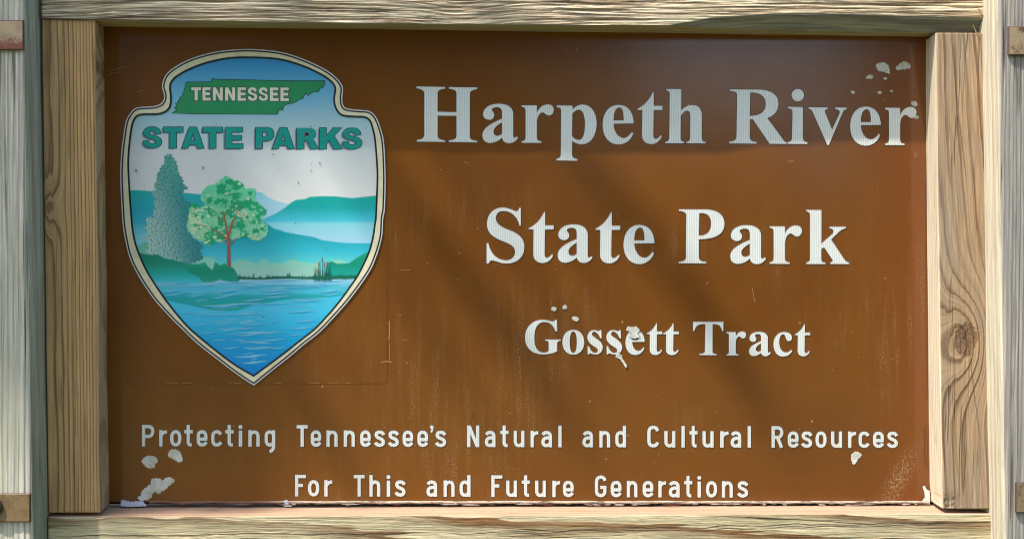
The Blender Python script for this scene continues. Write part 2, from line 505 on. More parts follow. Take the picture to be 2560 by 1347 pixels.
panel = None
TL, TR, BR_, BL_ = at(240, 50, 0), at(2334, 70, 0), at(2336, 1253, 0), at(254, 1254, 0)
NX, NZ = 160, 90
V, Fc = [], []
def warpy(x, z):
    return 0.0006 * nz(x * 2.3, z * 2.3, 5)
for j in range(NZ + 1):
    for i in range(NX + 1):
        p = TL.lerp(TR, i / NX).lerp(BL_.lerp(BR_, i / NX), j / NZ)
        V.append((p.x, 0.0, p.z))
for j in range(NZ):
    for i in range(NX):
        a = j * (NX + 1) + i
        Fc.append((a, a + NX + 1, a + NX + 2, a + 1))
nf = len(V)
for p in (TL, TR, BR_, BL_):
    V.append((p.x, 0.0, p.z))
for p in (TL, TR, BR_, BL_):
    V.append((p.x, 0.005, p.z))
q = nf
for i in range(4):
    j = (i + 1) % 4
    Fc.append((q + i, q + j, q + 4 + j, q + 4 + i))
Fc.append((q + 4, q + 5, q + 6, q + 7))
panel = mesh('sign_panel', V, Fc, m_panel, sign)
panel['label'] = 'brown reflective panel with white lettering'
pts = [at(236, 46, 0), at(2336, 66, 0), at(2338, 1262, 0), at(250, 1262, 0)]
V = [(p.x, 0.0075, p.z) for p in pts] + [(p.x, 0.024, p.z) for p in pts]
mesh('gap_shade_sheet', V, [(0, 3, 2, 1), (4, 5, 6, 7), (0, 1, 5, 4), (1, 2, 6, 5), (2, 3, 7, 6), (3, 0, 4, 7)], m_gap_shade, sign)  # added sheet, coloured dark to give the gap below the panel its shade

# ------------------------------------------------------------------ flat plates cut to outline
def parse(d, n=9):
    """svg-like path with M L C Q Z -> list of contours (lists of (x, y))"""
    tok = re.findall(r'[MLCQZ]|-?[\d.]+', d)
    out, cur, i, cmd = [], [], 0, None
    while i < len(tok):
        if tok[i].isalpha():
            cmd = tok[i]; i += 1
            if cmd == 'Z':
                if cur: out.append(cur)
                cur = []
            continue
        def rd(k):
            return [float(t) for t in tok[i:i + k]]
        if cmd in 'ML':
            a = rd(2); i += 2
            if cmd == 'M':
                if cur: out.append(cur)
                cur = []
                cmd = 'L'
            cur.append((a[0], a[1]))
        elif cmd == 'C':
            a = rd(6); i += 6
            p0 = cur[-1]
            for k in range(1, n + 1):
                t = k / n; u = 1 - t
                cur.append((u**3 * p0[0] + 3*u*u*t*a[0] + 3*u*t*t*a[2] + t**3*a[4],
                            u**3 * p0[1] + 3*u*u*t*a[1] + 3*u*t*t*a[3] + t**3*a[5]))
        elif cmd == 'Q':
            a = rd(4); i += 4
            p0 = cur[-1]
            for k in range(1, n + 1):
                t = k / n; u = 1 - t
                cur.append((u*u*p0[0] + 2*u*t*a[0] + t*t*a[2], u*u*p0[1] + 2*u*t*a[1] + t*t*a[3]))
    if cur: out.append(cur)
    res = []
    for c in out:
        k = [c[0]]
        for p in c[1:]:
            if (p[0] - k[-1][0]) ** 2 + (p[1] - k[-1][1]) ** 2 > 1e-9: k.append(p)
        if (k[0][0] - k[-1][0]) ** 2 + (k[0][1] - k[-1][1]) ** 2 < 1e-9: k.pop()
        res.append(k)
    return res

def ell(cx, cy, rx, ry, n=28, p=2.0):
    o = []
    for i in range(n):
        a = 2 * math.pi * i / n
        c, s = math.cos(a), math.sin(a)
        o.append((cx + rx * math.copysign(abs(c) ** (2 / p), c), cy + ry * math.copysign(abs(s) ** (2 / p), s)))
    return o

def area2(c):
    return sum(c[i][0] * c[(i + 1) % len(c)][1] - c[(i + 1) % len(c)][0] * c[i][1] for i in range(len(c)))

def orient(contours):
    out = []
    for k, c in enumerate(contours):
        s = area2(c) > 0
        if (k == 0) != s: c = c[::-1]
        out.append(list(c))
    return out

def offset(c, dist, limit=2.0):
    """move an (oriented) contour away from its material side by dist"""
    n = len(c); o = []
    for i in range(n):
        (x0, y0), (x1, y1), (x2, y2) = c[i - 1], c[i], c[(i + 1) % n]
        d1 = Vector((x1 - x0, y1 - y0)).normalized(); d2 = Vector((x2 - x1, y2 - y1)).normalized()
        n1 = Vector((d1.y, -d1.x)); n2 = Vector((d2.y, -d2.x))
        b = n1 + n2
        if b.length < 1e-6: b = n1
        b.normalize()
        k = 1 / max(0.5, b.dot(n1))
        o.append((x1 + b.x * dist * k, y1 + b.y * dist * k))
    return o

class Plate:
    """collects flat cut shapes (photo pixel outlines) lying on the sign face and links them as one object"""
    def __init__(s): s.V, s.F, s.M = [], [], []
    def add(s, contours, top, base=None, edge=0.0, mi=0, mi_edge=1, tess_first=True):
        cs = orient(contours)
        flat = [p for c in cs for p in c]
        tri = tessellate_polygon([[Vector((p[0], p[1], 0)) for p in c] for c in cs])
        b0 = len(s.V)
        for p in flat:
            q = at(p[0], p[1], top); s.V.append((q.x, -top, q.z))
        for t in tri:
            a, b, c = (flat[i] for i in t)
            ar = (b[0]-a[0])*(c[1]-a[1]) - (c[0]-a[0])*(b[1]-a[1])
            if abs(ar) < 1e-9: continue
            t = tuple(t) if ar < 0 else (t[0], t[2], t[1])
            s.F.append(tuple(b0 + i for i in t)); s.M.append(mi)
        if base is not None:
            b1 = len(s.V)
            for c in cs:
                for p in (offset(c, edge) if edge else c):
                    q = at(p[0], p[1], base); s.V.append((q.x, -base, q.z))
            k = 0
            for c in cs:
                n = len(c)
                for i in range(n):
                    j = (i + 1) % n
                    s.F.append((b0 + k + i, b0 + k + j, b1 + k + j, b1 + k + i)); s.M.append(mi_edge)
                k += n
        return s
    def build(s, name, mats, parent):
        return mesh(name, s.V, s.F, mats, parent, s.M)

def tf(contours, ox, oy, sc):
    return [[(ox + p[0] / sc, oy + p[1] / sc) for p in c] for c in contours]

def fit(contours, x0, x1, y0, y1):
    xs = [p[0] for c in contours for p in c]; ys = [p[1] for c in contours for p in c]
    a, b, c0, d = min(xs), max(xs), min(ys), max(ys)
    return [[(lerp(x0, x1, (p[0] - a) / (b - a)), lerp(y0, y1, (p[1] - c0) / (d - c0))) for p in c] for c in contours]

# letter film: honeycomb of grey beads on white
g = G('white_honeycomb_film')
x, y, z = g.xyz()
pv = 5.2 * PXM; pc = pv * 0.866
def lat(ox, oz):
    a = g.mul(g.sub(g.ma('FRACT', g.add(g.mul(x, 1 / (2 * pc)), ox)), 0.5), 2 * pc)
    b = g.mul(g.sub(g.ma('FRACT', g.add(g.mul(z, 1 / pv), oz)), 0.5), pv)
    return g.ma('SQRT', g.add(g.mul(a, a), g.mul(b, b)))
dm = g.ma('MINIMUM', lat(0.0, 0.0), lat(0.5, 0.5))
dot = g.sub(1.0, g.step(dm, pv * 0.24, pv * 0.40))
var = g.noise(g.vec(x, y, z), 25, 3.0, 0.6)
colr = g.mix(g.mul(dot, 0.6), C(232, 234, 226), C(148, 160, 160))
colr = g.mix(g.mul(g.step(var, 0.45, 0.75), 0.22), colr, C(200, 188, 160))
m_film = g.done(colr, 0.32, g.bump(g.sub(1.0, dot), 0.2, 0.0003), spec=0.5)
m_edge = G('dark_letter_edge').done(C(76, 47, 26), 0.7)  # dark brown rim around letters and film pieces

Z3, Z4, Z5, Z6, Z7, Z8 = ((1020, 180, 2560/520), (1480, 180, 1761/340), (1800, 120, 2231/530), (1200, 490, 16/3), (1660, 490, 16/3), (1300, 740, 2560/750))
GL = {
 'H': (Z3, 'M104 181 L457 187 L457 208 C395 212 366 232 365 262 L363 492 L597 496 L597 262 C595 230 565 214 502 208 L502 188 L852 193 L852 214 C795 220 764 236 762 268 L760 790 C762 832 790 845 852 850 L852 868 L502 862 L502 843 C560 838 596 826 597 790 L597 541 L365 538 L364 780 C366 826 395 838 458 843 L458 862 L107 858 L107 838 C165 834 198 818 200 780 L201 262 C199 232 165 210 104 202 Z'),
 'a': (Z3, 'M925 520 C930 440 1010 395 1110 393 C1230 390 1292 440 1295 520 L1295 790 C1297 812 1310 818 1340 795 L1357 808 C1330 850 1295 878 1240 878 C1195 876 1165 850 1157 808 C1115 850 1060 875 1005 875 C945 872 915 830 917 775 C920 700 1000 640 1157 578 L1157 500 C1157 455 1135 433 1090 435 C1050 437 1030 452 1032 470 C1040 490 1062 500 1062 530 C1060 570 1035 592 995 590 C950 587 925 560 925 520 Z M1157 622 C1095 655 1052 695 1052 735 C1054 775 1080 790 1105 788 C1130 785 1150 772 1157 765 Z'),
 'r': (Z3, 'M1398 412 L1587 414 L1588 500 C1620 435 1665 402 1720 402 C1770 403 1793 430 1793 465 C1793 510 1765 537 1733 537 C1690 535 1685 500 1655 500 C1615 503 1587 560 1587 620 L1587 805 C1587 838 1600 852 1643 855 L1643 874 L1397 872 L1397 854 C1435 850 1446 838 1447 800 L1447 478 C1446 445 1432 434 1398 432 Z'),
 'p': (Z3, 'M1830 414 L2024 417 L2024 465 C2060 425 2105 403 2155 403 C2260 408 2322 510 2322 640 C2320 790 2245 892 2140 892 C2090 890 2050 870 2020 850 L2018 1010 C2020 1055 2040 1068 2085 1073 L2085 1094 L1826 1090 L1826 1072 C1868 1066 1880 1050 1881 1005 L1885 480 C1884 448 1865 438 1830 434 Z M2022 520 L2018 790 C2040 820 2075 838 2108 838 C2160 830 2178 745 2178 640 C2178 540 2150 465 2105 465 C2070 466 2040 490 2022 520 Z'),
 'e': (Z4, 'M138 690 C138 530 220 428 345 428 C460 430 535 510 540 668 L277 671 C285 780 340 855 410 857 C455 855 485 820 513 782 L535 795 C505 880 435 940 340 940 C215 935 138 835 138 690 Z M277 630 L411 630 C410 530 400 462 352 462 C300 464 278 540 277 630 Z'),
 't': (Z4, 'M588 480 C690 430 750 350 788 264 L801 264 L800 440 L912 440 L912 492 L798 494 L793 815 C795 850 805 870 828 868 C855 862 875 840 890 822 L906 833 C880 895 830 935 765 935 C690 930 648 890 648 820 L652 493 L588 492 Z'),
 'h': (Z4, 'M960 222 L1157 224 L1155 500 C1195 455 1250 430 1300 430 C1375 432 1418 470 1420 555 L1420 850 C1422 890 1435 903 1471 908 L1471 926 L1223 924 L1223 908 C1258 902 1270 885 1272 845 L1274 570 C1274 525 1255 503 1228 503 C1200 505 1170 530 1150 565 L1146 850 C1148 888 1160 902 1195 907 L1195 924 L946 924 L946 907 C985 900 1000 888 1001 850 L1007 290 C1005 255 990 243 960 240 Z'),
 'R': (Z5, 'M103 438 L420 440 C545 445 615 500 615 585 C615 665 570 715 497 738 L660 960 C675 985 685 990 700 992 L700 1010 L522 1008 L345 750 L313 750 L313 935 C315 975 330 985 385 990 L385 1008 L97 1005 L97 987 C150 982 172 970 174 930 L181 500 C180 465 155 458 103 455 Z M318 470 L313 717 C430 715 482 670 482 590 C478 505 420 470 318 470 Z'),
 'i': (Z5, 'M712 620 L874 624 L873 945 C876 980 890 988 920 992 L920 1011 L711 1010 L711 992 C745 988 757 975 758 940 L764 680 C762 650 745 640 712 636 Z'),
 'v': (Z5, 'M933 624 L1135 628 L1135 644 C1105 648 1098 660 1110 690 L1180 860 L1255 700 C1270 665 1255 650 1212 645 L1212 628 L1335 630 L1335 645 C1310 650 1298 665 1285 695 L1146 1022 L1130 1022 L982 690 C968 660 960 645 933 640 Z'),
 'S': (Z6, 'M527 158 L545 160 L546 395 L527 395 C500 270 410 198 310 200 C240 202 208 250 210 300 C220 400 330 430 430 470 C540 520 592 580 592 680 C588 810 500 900 350 900 C270 898 200 858 160 858 C135 860 125 880 112 900 L88 900 L90 630 L112 630 C140 770 230 858 350 858 C430 855 470 800 468 740 C462 660 380 630 285 595 C160 545 92 480 92 370 C95 245 180 155 305 155 C380 155 440 195 485 205 C510 205 518 180 527 158 Z'),
 'P': (Z7, 'M199 181 L560 181 C720 185 806 255 806 370 C804 500 710 575 465 576 L465 815 C468 862 490 875 565 880 L565 898 L195 896 L195 878 C262 872 292 860 293 815 L300 260 C298 220 265 205 199 200 Z M470 228 L465 530 C580 535 628 470 628 370 C628 270 580 222 470 228 Z'),
 'k': (Z7, 'M1898 186 L2099 188 L2098 635 L2245 510 C2275 475 2265 440 2207 430 L2207 411 L2428 412 L2428 430 C2375 440 2345 465 2310 500 L2228 580 L2395 830 C2420 870 2440 882 2470 886 L2470 907 L2215 905 L2215 886 C2252 880 2255 862 2240 840 L2140 690 L2115 690 L2097 708 L2097 840 C2098 875 2110 884 2153 888 L2153 907 L1898 906 L1898 886 C1935 880 1948 868 1948 830 L1948 260 C1947 225 1930 212 1898 206 Z'),
 'G': (Z8, 'M300 203 L316 203 L318 300 L302 300 C285 240 245 220 205 220 C140 225 122 290 122 355 C122 440 150 480 205 482 C225 480 240 475 245 465 L245 400 C245 385 235 380 213 378 L213 371 L348 371 L348 379 C325 382 317 390 317 405 L317 470 C285 488 235 496 190 496 C100 492 42 440 42 352 C44 265 105 202 195 202 C235 202 260 216 280 216 C292 216 296 210 300 203 Z'),
 's': (Z8, 'M682 291 L694 291 L697 358 L684 358 C672 322 650 303 632 303 C618 305 612 318 615 330 C622 352 700 375 706 430 C706 472 682 497 645 497 C620 497 605 487 598 487 C592 488 590 492 588 497 L578 497 L577 428 L590 428 C600 462 620 484 642 484 C660 483 668 470 664 456 C655 430 577 415 575 352 C576 315 600 290 634 290 C655 290 664 299 672 299 C677 299 680 295 682 291 Z'),
 'T': (Z8, 'M1477 220 L1736 220 L1735 298 L1726 298 C1715 255 1700 240 1650 238 L1643 238 L1643 470 C1644 488 1655 493 1680 495 L1680 504 L1532 502 L1532 493 C1562 491 1578 488 1578 465 L1582 238 C1520 238 1500 250 1488 297 L1477 296 Z'),
 'c': (Z8, 'M2324 466 C2310 495 2280 515 2240 515 C2190 512 2163 470 2163 410 C2165 350 2200 306 2255 306 C2298 307 2321 328 2321 355 C2320 375 2307 385 2290 384 C2262 380 2272 325 2246 325 C2220 328 2212 360 2212 395 C2214 450 2240 482 2275 480 C2295 478 2305 468 2312 458 Z'),
}
GC = {}
for ch, (zf, d) in GL.items():
    c = tf(parse(d), *zf)
    if ch == 'i':
        c.append(tf([ell(819, 499, 65, 66)], *zf)[0])
    GC[ch] = c
GC['o'] = tf([ell(455, 393, 93, 105, 36, 2.15), ell(455, 393, 30, 91, 30, 2.4)], *Z8)

T_FILM, T_BASE = 0.0007, 0.00008
def serif(ch, box=None, zf=None):
    c = GC[ch]
    if box is not None:
        x0, x1, y0, y1 = box
        c = fit(c, zf[0] + x0 / zf[2], zf[0] + x1 / zf[2], zf[1] + y0 / zf[2], zf[1] + y1 / zf[2])
    P = Plate()
    if ch == 'i':
        P.add([c[0]], T_FILM, T_BASE, 1.6).add([c[1]], T_FILM, T_BASE, 1.6)
    else:
        P.add(c, T_FILM, T_BASE, 1.6)
    return P.build('letter', [m_film, m_edge], panel)
for ch in 'HarpethRiv': serif(ch)
serif('e', (1370, 1692, 619, 1030), Z5); serif('r', (1737, 2068, 622, 1025), Z5)
serif('S'); serif('t', (650, 982, 215, 893), Z6); serif('a', (1036, 1502, 380, 892), Z6)
serif('t', (1541, 1870, 220, 898), Z6); serif('e', (1914, 2326, 386, 908), Z6)
serif('P'); serif('a', (884, 1362, 390, 908), Z7); serif('r', (1408, 1838, 394, 905), Z7); serif('k')
for ch in 'Gos': serif(ch)
serif('s', (737, 872, 290, 497), Z8); serif('e', (900, 1064, 290, 502), Z8)
serif('t', (1082, 1215, 232, 502), Z8); serif('t', (1222, 1357, 232, 503), Z8)
serif('T'); serif('r', (1762, 1928, 302, 506), Z8); serif('a', (1955, 2142, 305, 512), Z8); serif('c')
serif('t', (2345, 2476, 240, 513), Z8)

# road-sign letters: strokes of even width. units = photo px, y up from baseline, cap 54, x-height 41
def bez(p0, p1, p2, p3, n=8):
    return [tuple((1-t)**3*p0[i] + 3*(1-t)**2*t*p1[i] + 3*(1-t)*t*t*p2[i] + t**3*p3[i] for i in (0, 1)) for t in [k / n for k in range(1, n + 1)]]
def stroke_path(spec):
    """list: start point, then points (line) or 3-tuples of points (curve)"""
    o = [spec[0]]
    for s in spec[1:]:
        if isinstance(s[0], tuple): o += bez(o[-1], *s)
        else: o.append(s)
    return o
A = 4.25
def oval(x0, x1, y0, y1):
    xm, ym = (x0 + x1) / 2, (y0 + y1) / 2
    k = 0.66
    return [(xm, y1), ((lerp(xm, x1, k), y1), (x1, lerp(ym, y1, k)), (x1, ym)), ((x1, lerp(ym, y0, k)), (lerp(xm, x1, k), y0), (xm, y0)),
            ((lerp(xm, x0, k), y0), (x0, lerp(ym, y0, k)), (x0, ym)), ((x0, lerp(ym, y1, k)), (lerp(xm, x0, k), y1), (xm, y1))]
SG = {
 'o': (28.5, [oval(A, 24.25, A, 36.75)], ()),
 'n': (28, [[(A, 0), (A, 41)], [(A, 26), ((6, 33), (10, 36.5), (14.5, 36.5)), ((20, 36.5), (23.75, 33), (23.75, 26)), (23.75, 0)]], ()),
 'h': (28, [[(A, 0), (A, 54)], [(A, 26), ((6, 33), (10, 36.5), (14.5, 36.5)), ((20, 36.5), (23.75, 33), (23.75, 26)), (23.75, 0)]], ()),
 'r': (20.5, [[(A, 0), (A, 41)], [(A, 24), ((6, 32), (10, 36.3), (20, 36.0))]], ()),
 'e': (28, [[(A, 18.5), (27.2, 18.5)], [(23.75, 19), (23.75, 25), ((23.75, 33), (20, 36.75), (14, 36.75)), ((8, 36.75), (A, 33), (A, 25)), (A, 16), ((A, 8), (8, 4.25), (14.5, 4.25)), ((19, 4.25), (22.5, 6.5), (25, 11))]], ()),
 'c': (27, [[(24.5, 30), ((22, 35), (19, 36.75), (14.5, 36.75)), ((8, 36.75), (A, 33), (A, 25)), (A, 16), ((A, 8), (8, 4.25), (14.5, 4.25)), ((19, 4.25), (22.5, 6.5), (25, 11))]], ()),
 'a': (27.5, [[(4, 31), ((7, 36), (10, 36.75), (13, 36.75)), ((19, 36.75), (23.25, 34), (23.25, 27)), (23.25, 0)], [(23.25, 22), ((19, 24.5), (4.25, 25.5), (4.25, 13)), ((4.25, 7), (8, 4.25), (12.5, 4.25)), ((17.5, 4.25), (21, 7), (23.25, 11))]], ()),
 't': (21.5, [[(10, 54), (10, 12), ((10, 6.5), (12, 4.25), (16, 4.25)), (19, 4.5)], [(0, 37), (21.5, 37)]], ()),
 'i': (8.5, [[(A, 0), (A, 40)]], ((A, 49, 5.0),)),
 'l': (8.5, [[(A, 0), (A, 54)]], ()),
 'd': (27.5, [[(23.25, 0), (23.25, 54)], [(23.25, 30), ((20, 35), (17, 36.75), (13.5, 36.75)), ((8, 36.75), (A, 33), (A, 25)), (A, 16), ((A, 8), (8, 4.25), (13.5, 4.25)), ((17, 4.25), (20, 6), (23.25, 11))]], ()),
 'g': (27.5, [[(23.25, 41), (23.25, 1), ((23.25, -5), (20, -9), (13, -13))], [(23.25, 30), ((20, 35), (17, 36.75), (13.5, 36.75)), ((8, 36.75), (A, 33), (A, 27)), (A, 15), ((A, 8), (8, 4.25), (13.5, 4.25)), ((17, 4.25), (20, 6), (23.25, 11))]], ()),
 'u': (28, [[(A, 41), (A, 15), ((A, 8), (8, 4.25), (13, 4.25)), ((18, 4.25), (21, 7), (23.75, 12))], [(23.75, 41), (23.75, 0)]], ()),
 's': (27, [[(24, 30), ((21, 35.5), (18, 36.75), (13.5, 36.75)), ((8, 36.75), (4.75, 34.5), (4.75, 30)), ((4.75, 20), (22.6, 23), (22.6, 12)), ((22.6, 7), (19, 4.25), (13.5, 4.25)), ((8, 4.25), (5, 6.5), (2.5, 11))]], ()),
 'P': (31.5, [[(A, 0), (A, 54)], [(A, 49.75), (15, 49.75), ((23, 49.75), (27.25, 45), (27.25, 37.5)), ((27.25, 30), (23, 25), (15, 25)), (A, 25)]], ()),
 'R': (30, [[(A, 0), (A, 54)], [(A, 49.75), (15, 49.75), ((22, 49.75), (25.75, 45), (25.75, 38)), ((25.75, 31), (22, 26), (15, 26)), (A, 26)], [(15, 26), (25.75, 0)]], ()),
 'T': (28, [[(0, 49.75), (28, 49.75)], [(14, 49.75), (14, 0)]], ()),
 'F': (28, [[(A, 0), (A, 54)], [(A, 49.75), (28, 49.75)], [(A, 27.5), (20.5, 27.5)]], ()),
 'N': (31, [[(A, 0), (A, 54)], [(26.75, 0), (26.75, 54)], [(5.5, 52), (25.5, 2)]], ()),
 'C': (29.5, [[(26, 41), ((24.5, 47.5), (21, 50.25), (15.5, 50.25)), ((8, 50.25), (A, 45.5), (A, 37)), (A, 17), ((A, 8.5), (8, 4.25), (15.5, 4.25)), ((21, 4.25), (24.5, 7), (26, 13))]], ()),
 'G': (30, [[(26, 41), ((24.5, 47.5), (21, 50.25), (15.5, 50.25)), ((8, 50.25), (A, 45.5), (A, 37)), (A, 17), ((A, 8.5), (8, 4.25), (15.5, 4.25)), ((22, 4.25), (25.75, 8.5), (25.75, 15)), (25.75, 28.5)], [(14, 24.5), (26, 24.5)]], ()),
 "'": (10, [[(5.5, 48), ((7.5, 44), (6, 40), (3, 37))]], ((5, 49.5, 4.6),)),
}
def outline(path, hw, ext=0.0):
    L, Rr = [], []
    closed = (path[0][0] - path[-1][0]) ** 2 + (path[0][1] - path[-1][1]) ** 2 < 1e-6
    n = len(path)
    for i, p in enumerate(path):
        if closed:
            a, b = path[(i - 1) % (n - 1)], path[(i + 1) % (n - 1)]
        else:
            a, b = path[max(0, i - 1)], path[min(n - 1, i + 1)]
        da = Vector((p[0] - a[0], p[1] - a[1])); db = Vector((b[0] - p[0], b[1] - p[1]))
        if da.length < 1e-9: da = db
        if db.length < 1e-9: db = da
        da.normalize(); db.normalize()
        t = (da + db)
        if t.length < 1e-6: t = da
        t.normalize()
        nn = Vector((-t.y, t.x))
        k = hw / max(0.6, nn.dot(Vector((-da.y, da.x))))
        q = Vector(p)
        if not closed and ext:
            if i == 0: q = q - t * ext
            if i == n - 1: q = q + t * ext
        L.append((q.x + nn.x * k, q.y + nn.y * k)); Rr.append((q.x - nn.x * k, q.y - nn.y * k))
    return closed, L, Rr
def sans(ch, x0, x1, base, capz):
    w, paths, dots = SG[ch]
    sx, sy = (x1 - x0) / w, capz / 54.0
    lean = lambda pts: [(x0 + p[0] * sx, base - p[1] * sy) for p in pts]
    V, Fc, MI = [], [], []
    lay = [0]
    def ribbon(path, hw, top, mi):
        closed, L, Rr = outline(path, hw, 0.9 if mi else 0.0)
        b = len(V)
        for p, q in zip(lean(L), lean(Rr)):
            for r_ in (p, q):
                w_ = at(r_[0], r_[1], top); V.append((w_.x, -top, w_.z))
        for i in range(len(L) - 1):
            Fc.append((b + 2*i, b + 2*i + 1, b + 2*i + 3, b + 2*i + 2)); MI.append(mi)
    def disc(cx, cy, r, top, mi):
        b = len(V)
        for p in lean(ell(cx, cy, r, r, 18)):
            w_ = at(p[0], p[1], top); V.append((w_.x, -top, w_.z))
        Fc.append(tuple(range(b, b + 18))); MI.append(mi)
    for i, s in enumerate(paths):
        path = stroke_path(s)
        hw = A if ch != "'" else 2.6
        ribbon(path, hw + 1.0, 0.00035 + i * 2e-5, 1)
        ribbon(path, hw - 0.15, 0.0006 + i * 3e-5, 0)
    for j, (cx, cy, r) in enumerate(dots):
        disc(cx, cy, r + 1.2, 0.00042, 1); disc(cx, cy, r, 0.0007, 0)
    return mesh('letter', V, Fc, [m_film, m_edge], panel, MI)
B1, B2, B3 = (300, 2560/700), (980, 2560/660), (1600, 2560/740)
def text(row, frame, items):
    for ch, a, b in items:
        x0, x1 = frame[0] + a / frame[1], frame[0] + b / frame[1]
        xm = (x0 + x1) / 2
        if row == 0: base, cap = lerp(1115, 1119, (xm - 360) / 1880), 54
        else: base, cap = lerp(1239.8, 1242.8, (xm - 740) / 1130), 54
        sans(ch, x0, x1, base, cap)
text(0, B1, [('P',200,315),('r',358,432),('o',457,562),('t',588,665),('e',700,800),('c',833,930),('t',962,1040),('i',1085,1118),('n',1173,1277),('g',1322,1420),
     ('T',1615,1716),('e',1743,1840),('n',1887,1990),('n',2045,2148),('e',2195,2293),('s',2325,2423),('s',2452,2550)])
text(0, B2, [('e',102,206),('e',245,350),("'",366,405),('s',420,526),('N',728,847),('a',900,1004),('t',1050,1130),('u',1180,1284),('r',1343,1420),('a',1447,1552),
     ('l',1612,1645),('a',1846,1950),('n',2010,2116),('d',2164,2270)])
text(0, B3, [('C',62,164),('u',210,306),('l',358,387),('t',428,498),('u',540,637),('r',693,768),('a',783,876),('l',930,960),('R',1137,1240),('e',1277,1372),('s',1395,1490),
     ('o',1517,1614),('u',1652,1748),('r',1798,1871),('c',1890,1982),('e',2014,2110),('s',2137,2231)])
text(1, B1, [('F',1600,1700),('o',1718,1822),('r',1868,1942),('T',2137,2236),('h',2280,2380),('i',2438,2470)])
text(1, B2, [('s',28,132),('a',333,438),('n',500,607),('d',655,762),('F',962,1070),('u',1107,1212),('t',1258,1338),('u',1388,1493),('r',1554,1632),('e',1657,1762),
     ('G',1967,2080),('e',2120,2226),('n',2277,2380),('e',2430,2535)])
text(1, B3, [('r',158,227),('a',248,343),('t',383,452),('i',497,527),('o',570,667),('n',708,803),('s',843,936)])

# ------------------------------------------------------------------ emblem
ZA, ZB = (280, 100, 2108/720), (280, 540, 2108/720)
def za(pts): return [(280 + x / ZA[2], 100 + y / ZA[2]) for x, y in pts]
def zb(pts): return [(280 + x / ZB[2], 540 + y / ZB[2]) for x, y in pts]
ZT = (340, 380, 1426/360)
def zt(pts): return [(ZT[0] + x / ZT[2], ZT[1] + y / ZT[2]) for x, y in pts]
def smooth(pts, n=4, sharp=()):
    o = []; m = len(pts)
    for i in range(m):
        p0, p1, p2, p3 = (Vector(pts[(i + k) % m]) for k in (-1, 0, 1, 2))
        if i in sharp: p0 = p1 * 2 - p2
        if (i + 1) % m in sharp: p3 = p2 * 2 - p1
        for k in range(n):
            t = k / n
            o.append(tuple(0.5 * ((2*p1) + (p2-p0)*t + (2*p0-5*p1+4*p2-p3)*t*t + (3*p1-p0-3*p2+p3)*t**3)))
    return o
outer_c = za([(1030,68),(1230,88),(1400,140),(1560,215),(1650,285),(1690,350),(1686,420),(1690,470),(1715,500),(1800,512),(1880,520),(1930,560),(1965,640),(1990,740),(2000,900),(2003,1050),(1997,1240)]) \
  + zb([(1985,20),(1980,130),(1960,220),(1930,310),(1895,390),(1830,490),(1740,610),(1640,725),(1520,850),(1400,945),(1300,1030),(1180,1125),(1040,1238),(1000,1215),(890,1140),(760,1040),(620,930),(500,815),(420,735),(300,600),(200,450),(130,310),(95,170),(78,60)]) \
  + za([(68,1200),(60,1000),(65,860),(80,720),(100,600),(130,540),(170,500),(230,490),(310,485),(360,465),(380,430),(378,390),(366,350),(370,310),(395,255),(450,205),(560,145),(700,100),(850,75)])
inner_c = za([(1030,135),(1220,148),(1390,195),(1530,260),(1600,310),(1628,355),(1620,420),(1625,480),(1650,530),(1690,560),(1780,568),(1850,572),(1885,600),(1905,660),(1920,740),(1933,900),(1937,1000),(1932,1150),(1925,1300)]) \
  + zb([(1918,60),(1903,160),(1872,270),(1800,420),(1740,510),(1660,620),(1580,715),(1480,820),(1360,915),(1240,1010),(1036,1160),(900,1080),(760,975),(620,860),(550,795),(460,690),(380,585),(310,480),(250,380),(190,240),(160,120),(148,10)]) \
  + za([(140,1200),(128,1000),(125,880),(135,750),(150,640),(165,590),(195,558),(260,550),(330,550),(385,535),(425,500),(437,450),(436,400),(430,350),(440,310),(480,270),(570,220),(700,172),(860,140)])
ti = outer_c.index(zb([(1040, 1238)])[0]); tj = inner_c.index(zb([(1036, 1160)])[0])
outer_s = smooth(outer_c, 4, (ti,)); inner_s = smooth(inner_c, 4, (tj,))

emblem = empty('emblem', (0, 0, 0))
emblem.parent = sign
emblem['label'] = 'arrowhead shaped park emblem with river, hills and trees'
g = G('cream_print')
x, y, z = g.xyz()
n_ = g.noise(g.vec(x, y, z), 60, 3.0, 0.6)
cc = g.mix(g.step(n_, 0.4, 0.7), C(228, 220, 182), C(212, 206, 168))
m_cream = g.done(cc, 0.4)
m_white = G('white_film_edge').done(C(212, 210, 206), 0.45)
def EC(r, g, b):
    return tuple(min(max(v, 0.62), v * 1.22) for v in lin((r, g, b))) + (1.0,)
def ink(name, r, gg, b, amt=0.10):
    g = G(name)
    x, y, z = g.xyz()
    n_ = g.noise(g.vec(x, y, z), 45, 3.0, 0.6)
    c = EC(r, gg, b)
    return g.done(g.mix(g.step(n_, 0.35, 0.7), c, tuple(v * (1 - amt) for v in c[:3]) + (1,)), 0.38)
m_black = ink('black_ink', 14, 20, 26)
def grad(name, stops, rough=0.36, fleck=0.06):
    """printed vertical gradient; stops = [(photo row, rgb)] from top to bottom"""
    g = G(name)
    x, y, z = g.xyz()
    ya, yb = stops[0][0], stops[-1][0]
    za_, zb_ = at(640, ya, 0).z, at(640, yb, 0).z
    f = g.new('ShaderNodeMapRange', {'Value': z, 'From Min': za_, 'From Max': zb_}).outputs[0]
    c = g.ramp(f, [((p - ya) / (yb - ya), EC(*rgb)) for p, rgb in stops])
    n_ = g.noise(g.vec(x, y, z), 50, 4.0, 0.65)
    c = g.mix(g.mul(g.step(n_, 0.5, 0.75), fleck), c, C(120, 130, 130))
    return g.done(c, rough)
